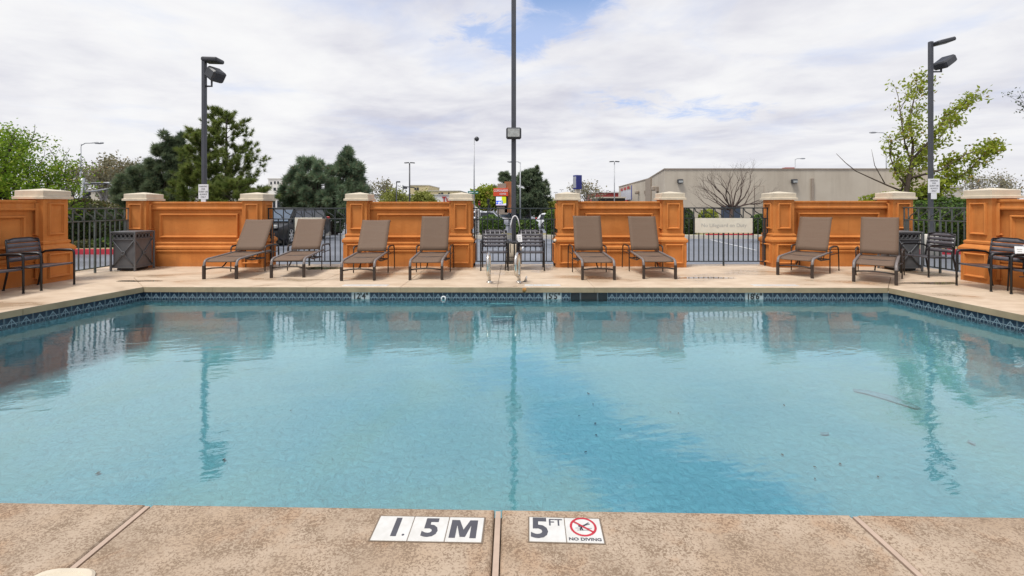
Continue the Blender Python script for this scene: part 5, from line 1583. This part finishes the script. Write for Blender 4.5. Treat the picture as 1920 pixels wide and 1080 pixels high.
def tan_building():
    t = thing('commercial_building', 'long low tan stucco building on the right with wall lamps and a flat parapet', 'building', (0, 0, 0))
    Y = 44.0; zt = CH + (385 - 318) / F * Y
    A = at(1246, 318, Y).x; B = at(1742, 318, Y).x
    Y2 = 86.0; z0 = -.9
    C = at(1195, 330, 56.0).x
    m = MB(); m.prism([(A, Y), (B, Y), (B, Y2), (20.2, Y2), (18.0, 60.0)], z0, zt); m.build('wall', M['tan'], t)
    m = MB(); m.prism([(A - .06, Y - .06), (B + .06, Y - .06), (B + .06, Y2), (20.14, Y2), (17.94, 60.0)], zt, zt + .12); m.build('parapet', M['tan_dark'], t)
    def on_side(f): return Vector((A, Y)).lerp(Vector((18.0, 60.0)), f) if f <= 1 else Vector((18.0, 60.0)).lerp(Vector((20.2, Y2)), f - 1)
    p = on_side(.80); m = MB(); m.box((p.x - .15, p.y, (zt + z0) / 2 - .1), (.5, 2.2, zt - z0 - .1)); m.build('pilaster', M['tan_dark'], t)
    for f, z in ((.42, 352), (1.25, 352)):
        p = on_side(f); m = MB(); m.box((p.x - .3, p.y, 3.25), (.5, .7, .5), ch=.1); m.build('wall_lamp', M['tan_dark'], t)
    for f in (.30, 1.05):
        p = on_side(f); m = MB(); m.tube([(p.x - .12, p.y, z0), (p.x - .12, p.y, 3.0)], .10, 6); m.box((p.x - .12, p.y, 3.1), (.35, .35, .5)); m.build('downpipe', M['tan_dark'], t)
    for px, py in ((1274, 340), (1487, 340)):
        p = at(px, py, Y); m = MB(); m.box((p.x, Y - .2, p.z), (.52, .36, .40), ch=.06); o = m.build('wall_lamp', M['lamp_dark'], t)
        MB().box((p.x, Y - .385, p.z - .04), (.40, .02, .2)).build('lamp_glass', M['lens'], o)
    p = at(1522, 335, Y); MB().box((p.x, Y - .10, (p.z + z0) / 2), (.22, .16, p.z - z0)).build('downpipe', M['tan_dark'], t)
    # service door and pipe ladder frame
    a, b = at(1352, 385, Y), at(1387, 385, Y); MB().box(((a.x + b.x) / 2, Y - .05, .24), (b.x - a.x, .10, 2.2)).build('door', M['steel_blue'], t)
    MB().box((a.x * .5 + b.x * .5, Y - .108, .24), (.04, .02, 2.1)).build('door_joint', M['black'], t)
    a, b = at(1411, 349, Y), at(1429, 349, Y)
    m = MB(); z = a.z
    m.tube([(a.x, Y - .35, z0), (a.x, Y - .35, z), (b.x, Y - .35, z), (b.x, Y - .35, z0)], .045, 6)
    for k in range(6): m.tube([(a.x, Y - .35, z0 + .4 + k * .45), (b.x, Y - .35, z0 + .4 + k * .45)], .025, 5)
    m.build('roof_ladder', M['tan_dark'], t)
    p = at(1492, 316, Y); MB().box((p.x, Y + 1.2, zt + .16), (.9, .6, .25)).build('roof_vent', M['signal_red'], t)
    # shop sign low on the far side wall
    s = on_side(1.62)
    q = Vector((s.x - .25, s.y))
    MB().box((q.x, q.y, 3.1), (.12, 7.0, 1.6)).build('sign_panel', M['car_silver'], t)
    MB().box((q.x - .02, q.y - 3.9, 3.4), (.14, 1.2, 2.3)).build('sign_end', M['blue_sign'], t)
    m = MB()
    for k in range(3): m.box((q.x - .10, q.y - 1.6 + k * 2.2, 4.25 - .1 * k), (.1, 1.1, .45))
    m.box((q.x - .08, q.y, 2.0), (.1, 2.2, .5)); m.build('sign_letters', M['signal_red'], t)
tan_building()

def simple_building(label, px0, px1, top, Y, wm, depth=10, roof=None, wins=(), zb=-.8, name='building', step=None):
    a, b = at(px0, top, Y), at(px1, top, Y)
    t = thing(name, label, 'building', ((a.x + b.x) / 2, Y, zb))
    w = b.x - a.x; h = a.z - zb
    MB().box((0, depth / 2, h / 2), (w, depth, h)).build('wall', wm, t)
    MB().box((0, depth / 2, h + .1), (w + .3, depth + .3, .2)).build('parapet', roof or M['roof_grey'], t)
    for (x0, y0, x1, y1) in wins:
        p, q = at(x0, y0, Y), at(x1, y1, Y)
        o = MB().box(((p.x + q.x) / 2 - (a.x + b.x) / 2, -.02, (p.z + q.z) / 2 - zb), (q.x - p.x, .10, p.z - q.z)).build('window', M['glass'], t)
    return t, a, b
simple_building('cream blank walled building behind the traffic signal at far left', 163, 262, 357, 62, M['cream_wall'], 20)
simple_building('low pale building strip above the left side pier', 60, 168, 374, 75, M['cream_wall'], 12)
t, a, b = simple_building('white multi storey building behind the second pier, upper tower with small windows', 503, 532, 336, 110, M['pale_wall'], 20,
    wins=[(513, 352, 517.5, 357.5), (520.5, 352, 525, 357.5), (507, 341, 510, 346), (514, 340, 517, 345), (520, 340, 523, 345)])
t, a, b = simple_building('white colonnaded building with dark openings behind the fence gap at left', 430, 560, 366, 95, M['pale_wall'], 15,
    wins=[(512, 376, 516, 392), (520, 376, 527, 392), (531, 376, 543, 392), (546, 376, 556, 392), (440, 361.5, 446, 363.5)])
simple_building('pale stone building with a long cornice behind the tall pine', 452, 508, 353, 120, M['cream_wall'], 15, wins=[(456, 358, 470, 361), (474, 358, 482, 361), (486, 358, 500, 361)])
simple_building('yellow tan tower block behind the black twin head lamp', 769, 803, 348, 130, M['yellow_wall'], 20, wins=[(777, 352, 780.5, 356), (781.5, 351.5, 785, 356.5)])
simple_building('long yellow tan building right of the tower block', 800, 862, 358.5, 128, M['yellow_wall'], 20, wins=[(822, 362, 826, 365), (827, 361, 831, 365), (840, 361, 843, 364)])
t, a, b = simple_building('long white store with small red lettering above the second wall', 676, 912, 366, 100, M['pale_wall'], 20)
p = at(842, 374, 100)
text('lettering', 'Tulip', 1.5, M['signal_red'], t, (p.x - (a.x + b.x) / 2, -.08, p.z + .8), (R(90), 0, 0), bold=.06, ext=.03)
simple_building('low brick red building beside the tan building', 1117, 1160, 361.5, 90, M['red_wall'], 12, roof=M['pale_wall'])
simple_building('low pale canopy roofed kiosk in front of the red building', 1122, 1172, 371.5, 70, M['black'], 6, roof=M['cream_wall'])
simple_building('tan house gable behind the right hedge', 1770, 1806, 352, 60, M['cream_wall'], 6)
simple_building('white wall under the wind blown tree behind the right fence', 1690, 1790, 366, 42, M['cream_wall'], 8)

# red sign tower with screen
def sign_tower():
    Y = 52.0; zb = -.78
    def q(px, py, dy=0): p = at(px, py, Y); return Vector((p.x, Y + dy, p.z))
    o = q(948, 385); t = thing('sign_tower', 'orange wood sign tower with a red CORONADO CENTER panel and a lit screen', 'sign', (o.x, Y, zb))
    def bx(name, a, b, d, m, dy=0):
        a, b = q(*a), q(*b)
        return MB().box(((a.x + b.x) / 2 - o.x, dy, (a.z + b.z) / 2 - zb), (b.x - a.x, d, a.z - b.z), ch=.02).build(name, m, t)
    bx('tower', (946, 341), (963, 399), .9, M['wood'])
    bx('grey_block', (933, 344.5), (949, 354), .8, M['tan_dark'], -.1)
    pnl = bx('red_panel', (925.5, 353.5), (953, 368), .5, M['orange_red'], -.5)
    a = q(939.5, 358); text('lettering', 'CORONADO', .36, M['white'], t, (a.x - o.x, -.77, a.z - zb), (R(90), 0, 0), bold=.006, sx=.74)
    a = q(943, 364); text('lettering', 'CENTER', .24, M['white'], t, (a.x - o.x, -.77, a.z - zb), (R(90), 0, 0), bold=.004, sx=.85)
    bx('screen_case', (929, 368.5), (952.5, 387), .5, M['black'], -.3)
    # lit screen: white, blue and yellow-green picture
    m = bpy.data.materials.new('lit_screen'); m.use_nodes = True; n = NT(m.node_tree); n.n.clear()
    co = n.new('ShaderNodeTexCoord').outputs['Generated']; x, y, z = n.xyz(co)
    c = n.mix(n.mapr(n.noise(co, 3.0, 3.0), .45, .55), (.85, .87, .95), (.70, .76, .95))
    c = n.mix(n.math('MULTIPLY', n.mapr(x, .5, .62), n.mapr(n.math('ADD', z, n.math('MULTIPLY', x, -.3)), -.1, .0)), c, (.55, .62, .03))
    blue = n.math('MULTIPLY', n.mapr(n.noise(co, 5.0, 2.0), .42, .5), n.math('MULTIPLY', n.mapr(z, .58, .5), n.mapr(x, .72, .62)))
    c = n.mix(blue, c, (.04, .12, .75)); c = n.mix(n.mapr(z, .16, .10), c, (.75, .62, .80))
    e = n.new('ShaderNodeEmission'); n.l.new(c, e.inputs[0]); e.inputs[1].default_value = 1.0
    out = n.new('ShaderNodeOutputMaterial'); n.l.new(e.outputs[0], out.inputs[0])
    bx('screen', (930.5, 369), (949, 385), .06, m, -.58)
    bx('base', (932, 387), (952, 402), .7, M['tan_dark'], -.1)
sign_tower()

def blue_box_sign():
    Y = 55.0; a, b = at(1075, 328.5, Y), at(1090.5, 355, Y); zb = -.78
    t = thing('pylon_sign', 'deep blue sign box on a beige post above the pier', 'sign', ((a.x + b.x) / 2, Y, zb))
    zc = (a.z + b.z) / 2 - zb; w = b.x - a.x; h = a.z - b.z
    rot = Matrix.Rotation(R(25), 3, 'Z')
    MB().box((0, 0, zc), (w * .78, w * .8, h), ch=.03, rot=rot).build('sign_box', M['blue_sign'], t)
    MB().box(tuple(rot @ Vector((-w * .40, 0, 0)) + Vector((0, 0, zc))), (.03, w * .6, h * .8), rot=rot).build('face_panel', M['car_silver'], t)
    MB().box((0, 0, (b.z - zb) / 2), (w * .62, w * .5, b.z - zb)).build('post', M['cap'], t)
blue_box_sign()

def signals():
    # far left mast with two arms
    Y = 38.0; zb = -.7
    p = at(155, 340, Y)
    t = thing('traffic_signal', 'grey signal mast with two long arms and a hanging black signal at far left', 'traffic signal', (p.x, Y, zb))
    H = p.z - zb
    MB().tube([(0, 0, 0), (0, 0, H + .3)], [.2, .16], 10).build('mast', M['galv'], t)
    e = at(234, 342, Y) - Vector((p.x, Y, zb)); MB().tube([(0, 0, at(0, 344, Y).z - zb), e], [.085, .05], 8).build('arm', M['galv'], t)
    e1 = at(190, 356, Y) - Vector((p.x, Y, zb)); e2 = at(232, 349, Y) - Vector((p.x, Y, zb)); MB().tube([(0, 0, at(0, 361, Y).z - zb), e1, e2], [.075, .06, .04], 8).build('arm', M['galv'], t)
    MB().tube([at(204, 344, Y) - Vector((p.x, Y, zb)), at(228, 358, Y) - Vector((p.x, Y, zb))], .04, 6).build('arm_brace', M['galv'], t)
    a, b = at(171, 342.5, Y), at(199, 346, Y); MB().box(((a.x + b.x) / 2 - p.x, -.1, (a.z + b.z) / 2 - zb), (b.x - a.x, .08, a.z - b.z)).build('sign_blade', M['lamp_dark'], t)
    c = at(161, 370, Y) - Vector((p.x, Y, zb))
    MB().box(c, (.36, .3, 1.0), ch=.05).build('signal_head', M['black'], t)
    for k in range(3):
        m = MB(); m.tube([c + Vector((.16, -.1, .32 - .32 * k)), c + Vector((.40, -.1, .28 - .32 * k))], [.14, .15], 10); m.build('visor', M['black'], t)
    # centre pair and their sign
    Y = 46.0
    p = at(889.5, 361, Y)
    t = thing('street_sign', 'green street name sign on the thin grey mast left of the tall pole', 'sign', (p.x, Y - .2, p.z))
    for k, (x0, x1) in enumerate(((877.5, 890), (891.5, 897))):
        w = (x1 - x0) / F * Y; c = ((x0 + x1) / 2 - 889.5) / F * Y
        o = MB().box((c, 0, 0), (w, .04, .28), ch=.01).build('blade', M['green_sign'], t)
        MB().box((c, -.024, 0), (w * .7, .006, .07)).build('print_line', M['white'], o)
    for lab, px, py, hh, ww, mtl in (('black traffic signal head left of the red sign tower', 915.5, 378, .55, .24, 'black'), ('small red sided signal at the pier edge left of the red sign tower', 899, 381, .42, .20, 'signal_red'), ('short pedestrian signal below the black signal head', 918, 386, .24, .26, 'black')):
        c = at(px, py, Y); zb = -.75
        t = thing('traffic_signal', lab, 'traffic signal', (c.x, Y, zb))
        MB().tube([(0, .1, 0), (0, .1, c.z - zb)], .05, 6).build('post', M['lamp_dark'], t)
        MB().box((0, 0, c.z - zb), (ww, .2, hh), ch=.03).build('signal_head', M[mtl], t)
        MB().tube([(0, -.08, c.z - zb + hh * .25), (0, -.22, c.z - zb + hh * .22)], .09, 8).build('visor', M['black'], t)
    Y = 58.0
    p = at(754, 347, Y)
    t = thing('traffic_signal', 'pale signal post with dark cross arm heads behind the black twin head lamp', 'traffic signal', (p.x, Y, -.78))
    H = p.z + .78
    MB().tube([(0, 0, 0), (0, 0, H)], [.22, .16], 8).build('post', M['galv'], t)
    MB().tube([(-.2, 0, H - .1), (1.6, 0, H - .35)], .06, 6).build('arm', M['lamp_dark'], t)
    MB().box((.42, -.1, H - .35), (.5, .2, .3), ch=.04).build('signal_head', M['lamp_dark'], t)
signals()

# ------------------------------------------------------------------ cars
def car(label, loc, rz, paint, Lc=4.6, Wc=1.84, Hc=1.68, group='parked and passing cars'):
    "car pointing along local -y"
    t = thing('parked_car', label, 'car', loc, rz, group)
    g = .20; hb = Hc * .60
    lower = [(-Lc / 2, g + .12), (-Lc / 2 + .03, hb * .62), (-Lc / 2 + .14, hb * .82), (-Lc / 2 + .95, hb - .02), (Lc / 2 - .25, hb + .05), (Lc / 2 - .03, hb - .05), (Lc / 2, .55), (Lc / 2 - .04, g + .1), (Lc / 2 - .3, g), (-Lc / 2 + .25, g)]
    def loft(prof, hw, mtl, name, tum=0.0, z0=0, bev=.05):
        bm = bmesh.new(); rows = []
        for s in (-1, 1):
            rows.append([bm.verts.new((s * (hw - tum * max(0, z - z0)), y, z)) for y, z in prof])
        n = len(prof)
        bm.faces.new(rows[0]); bm.faces.new(rows[1][::-1])
        for i in range(n): bm.faces.new((rows[0][i], rows[1][i], rows[1][(i + 1) % n], rows[0][(i + 1) % n]))
        bmesh.ops.recalc_face_normals(bm, faces=bm.faces)
        bmesh.ops.bevel(bm, geom=list(bm.edges), offset=bev, segments=2, profile=.6, affect='EDGES')
        me = bpy.data.meshes.new(name); bm.to_mesh(me); bm.free(); me.materials.append(mtl)
        for p in me.polygons: p.use_smooth = True
        return link(name, me, t)
    loft(lower, Wc / 2, paint, 'body')
    cab = [(-Lc / 2 + .95, hb - .06), (-Lc / 2 + 1.65, Hc - .07), (-Lc / 2 + 2.0, Hc), (Lc / 2 - .75, Hc - .02), (Lc / 2 - .45, Hc - .10), (Lc / 2 - .12, hb)]
    loft(cab, Wc / 2 - .05, paint, 'cabin', .22, hb, .04)
    y0, y1, y2, y3 = -Lc / 2 + 1.02, -Lc / 2 + 1.62, -Lc / 2 + 1.15, Lc / 2
    # windscreen and rear glass
    m = MB(); w0, w1 = Wc / 2 - .14, Wc / 2 - .25
    m.add([(-w0, y0 - .01, hb + .03), (w0, y0 - .01, hb + .03), (w1, y1 - .012, Hc - .10), (-w1, y1 - .012, Hc - .10)], [(0, 1, 2, 3)])
    m.v = [(x, y - .012, z + .012) for x, y, z in m.v]; m.build('windscreen', M['glass_sky_reflection'], t, recalc=False)
    m = MB(); m.add([(w0, Lc / 2 - .15, hb + .08), (-w0, Lc / 2 - .15, hb + .08), (-w1, Lc / 2 - .43, Hc - .14), (w1, Lc / 2 - .43, Hc - .14)], [(0, 1, 2, 3)])
    m.v = [(x, y + .012, z + .01) for x, y, z in m.v]; m.build('rear_window', M['glass'], t, recalc=False)
    for s in (-1, 1):
        for (a, b, c, d) in ((y0 + .22, y0 + .98, y0 + .98, y1 + .08), (y0 + 1.06, y0 + 1.95, y0 + 1.95, y0 + 1.06), (y0 + 2.03, Lc / 2 - .35, Lc / 2 - .55, y0 + 2.03)):
            xb = Wc / 2 - .05 + .006; xt = Wc / 2 - .05 - .22 * (Hc - .12 - hb) + .006
            m = MB(); m.add([(s * xb, a, hb + .05), (s * xb, b, hb + .05), (s * xt, c, Hc - .13), (s * xt, d, Hc - .13)], [(0, 1, 2, 3)])
            m.build('side_window', M['glass'], t, recalc=False)
        MB().box((s * (Wc / 2 + .08), y0 + .35, hb + .08), (.18, .10, .14), ch=.03).build('mirror', paint, t)
        MB().box((s * (Wc / 2 - .25), -Lc / 2 + .05, .72), (.36, .12, .13), ch=.03).build('headlight', M['lens'], t)
        MB().box((s * (Wc / 2 - .16), Lc / 2 - .03, .85), (.26, .10, .26), ch=.03).build('tail_light', M['signal_red'], t)
        for y in (-Lc / 2 + .92, Lc / 2 - .88):
            rot = Matrix.Translation((s * (Wc / 2 - .10), y, .345)) @ Matrix.Rotation(R(90) * s, 4, 'Y')
            MB().lathe([(.40, -.10), (.43, -.02), (.43, .085), (.40, .088)], 20).xform(rot).build('arch_shade_disc', M['black'], t)  # black disc painted as the shade of an arch that isn't modelled
            w = MB(); w.lathe([(.20, -.11), (.32, -.12), (.345, -.08), (.345, .08), (.325, .118), (.235, .122), (.225, .10)], 22); wo = w.xform(rot).build('wheel', M['rubber'], t)
            r = MB(); r.lathe([(.235, .09), (.235, .112), (.215, .114), (.21, .095)], 20)
            for k in range(7):
                a = 2 * PI * k / 7
                r.box((.115 * math.cos(a), .115 * math.sin(a), .112), (.21, .055, .022), rot=Matrix.Rotation(a, 3, 'Z'))
            r.lathe([(.05, .09), (.05, .126), (.02, .13)], 10)
            r.xform(rot).build('rim', M['alloy'], wo)
    MB().box((0, -Lc / 2 - .0, .42), (Wc - .5, .07, .10), ch=.02).build('bumper_strip', M['car_silver'], t)
    MB().box((0, -Lc / 2 + .02, .66), (.9, .07, .16), ch=.02).build('grille', M['black'], t)
    return t
car('black car facing the pool behind the second pier, white spoked wheel showing', (-9.33, 18.75, -.12), 0, M['car_black'], 4.7, 1.84, 1.40)
p = at(963, 385, 62); car('slate blue car passing behind the tall pole', (p.x - .2, 62.0, -.78), R(-62), M['car_blue'], 4.4, 1.8, 1.62)
p = at(916, 385, 47); car('silver car behind the round shrub left of the tall pole', (p.x, 47.0, -.74), R(86), M['car_silver'], 4.5, 1.8, 1.5)
p = at(893, 385, 53); car('white car beyond the silver car, by the pier edge', (p.x, 53.0, -.76), R(80), M['car_white'], 4.5, 1.8, 1.55)
p = at(1024, 385, 40); car('white car half hidden by the shrub at the right end of the plain fence', (p.x + 1.4, 41.0, -.71), R(84), M['car_white'], 4.5, 1.8, 1.4)
p = at(588, 385, 30); car('pale car under the broad grey green conifer', (p.x + .3, 31.0, -.5), R(30), M['car_white'], 4.4, 1.8, 1.5)
p = at(190, 385, 27); car('white car behind the scrubby bush at the left fence', (p.x, 27.0, -.3), R(85), M['car_white'], 4.4, 1.8, 1.45)

# ------------------------------------------------------------------ debris in the pool
def on_water(px, py, z):
    Y = (CH - z) * F / (py - HY); return Vector(((px - 960) / F * Y, Y, z))
m = MB(); pts = [on_water(px, py, -0.985) for px, py in ((1600, 731), (1630, 736), (1665, 745), (1700, 757), (1722, 766))]
m.tube(pts, [.05, .08, .10, .08, .04], 10, flat=(1.0, .04))
tag(m.build('debris_strip', M['mauve']), 'long pale mauve strip lying on the pool floor at right', 'debris')
def leaf_obj(px, py, s, rz, name, lab, m=None, grp=None, z=-0.993):
    c = on_water(px, py, z + .006)
    q = MB(); q.add([(-s, -s * .1, 0), (-s * .3, -s * .55, .006), (s * .6, -s * .45, .002), (s, s * .1, .008), (s * .4, s * .55, .0), (-s * .6, s * .4, .007)], [(0, 1, 2, 3, 4, 5)])
    o = q.build(name, m or M['dead_leaf'], None, recalc=False); o.location = c; o.rotation_euler = (0, 0, rz)
    return tag(o, lab, 'leaf', grp)
leaf_obj(1546, 813, .055, .2, 'sunken_leaf', 'squarish brown leaf on the pool floor below the mauve strip', M['mauve'])
leaf_obj(1822, 830, .05, 1.2, 'sunken_leaf', 'brown leaf on the pool floor near the right edge', M['mauve'])
rnd = random.Random(77)
for px, py in ((1103, 738), (1112, 758), (1086, 780), (1116, 794), (1163, 805), (1118, 816), (1257, 773), (1272, 775), (1467, 853), (1528, 876), (1528, 898), (1470, 760), (1098, 848), (1646, 894), (1575, 870), (545, 770), (184, 887), (420, 862)):
    leaf_obj(px, py, rnd.uniform(.013, .026), rnd.uniform(0, 6), 'leaf_speck', 'tiny dark leaf fragment on the pool floor', None, 'dark leaf fragments scattered on the pool floor')
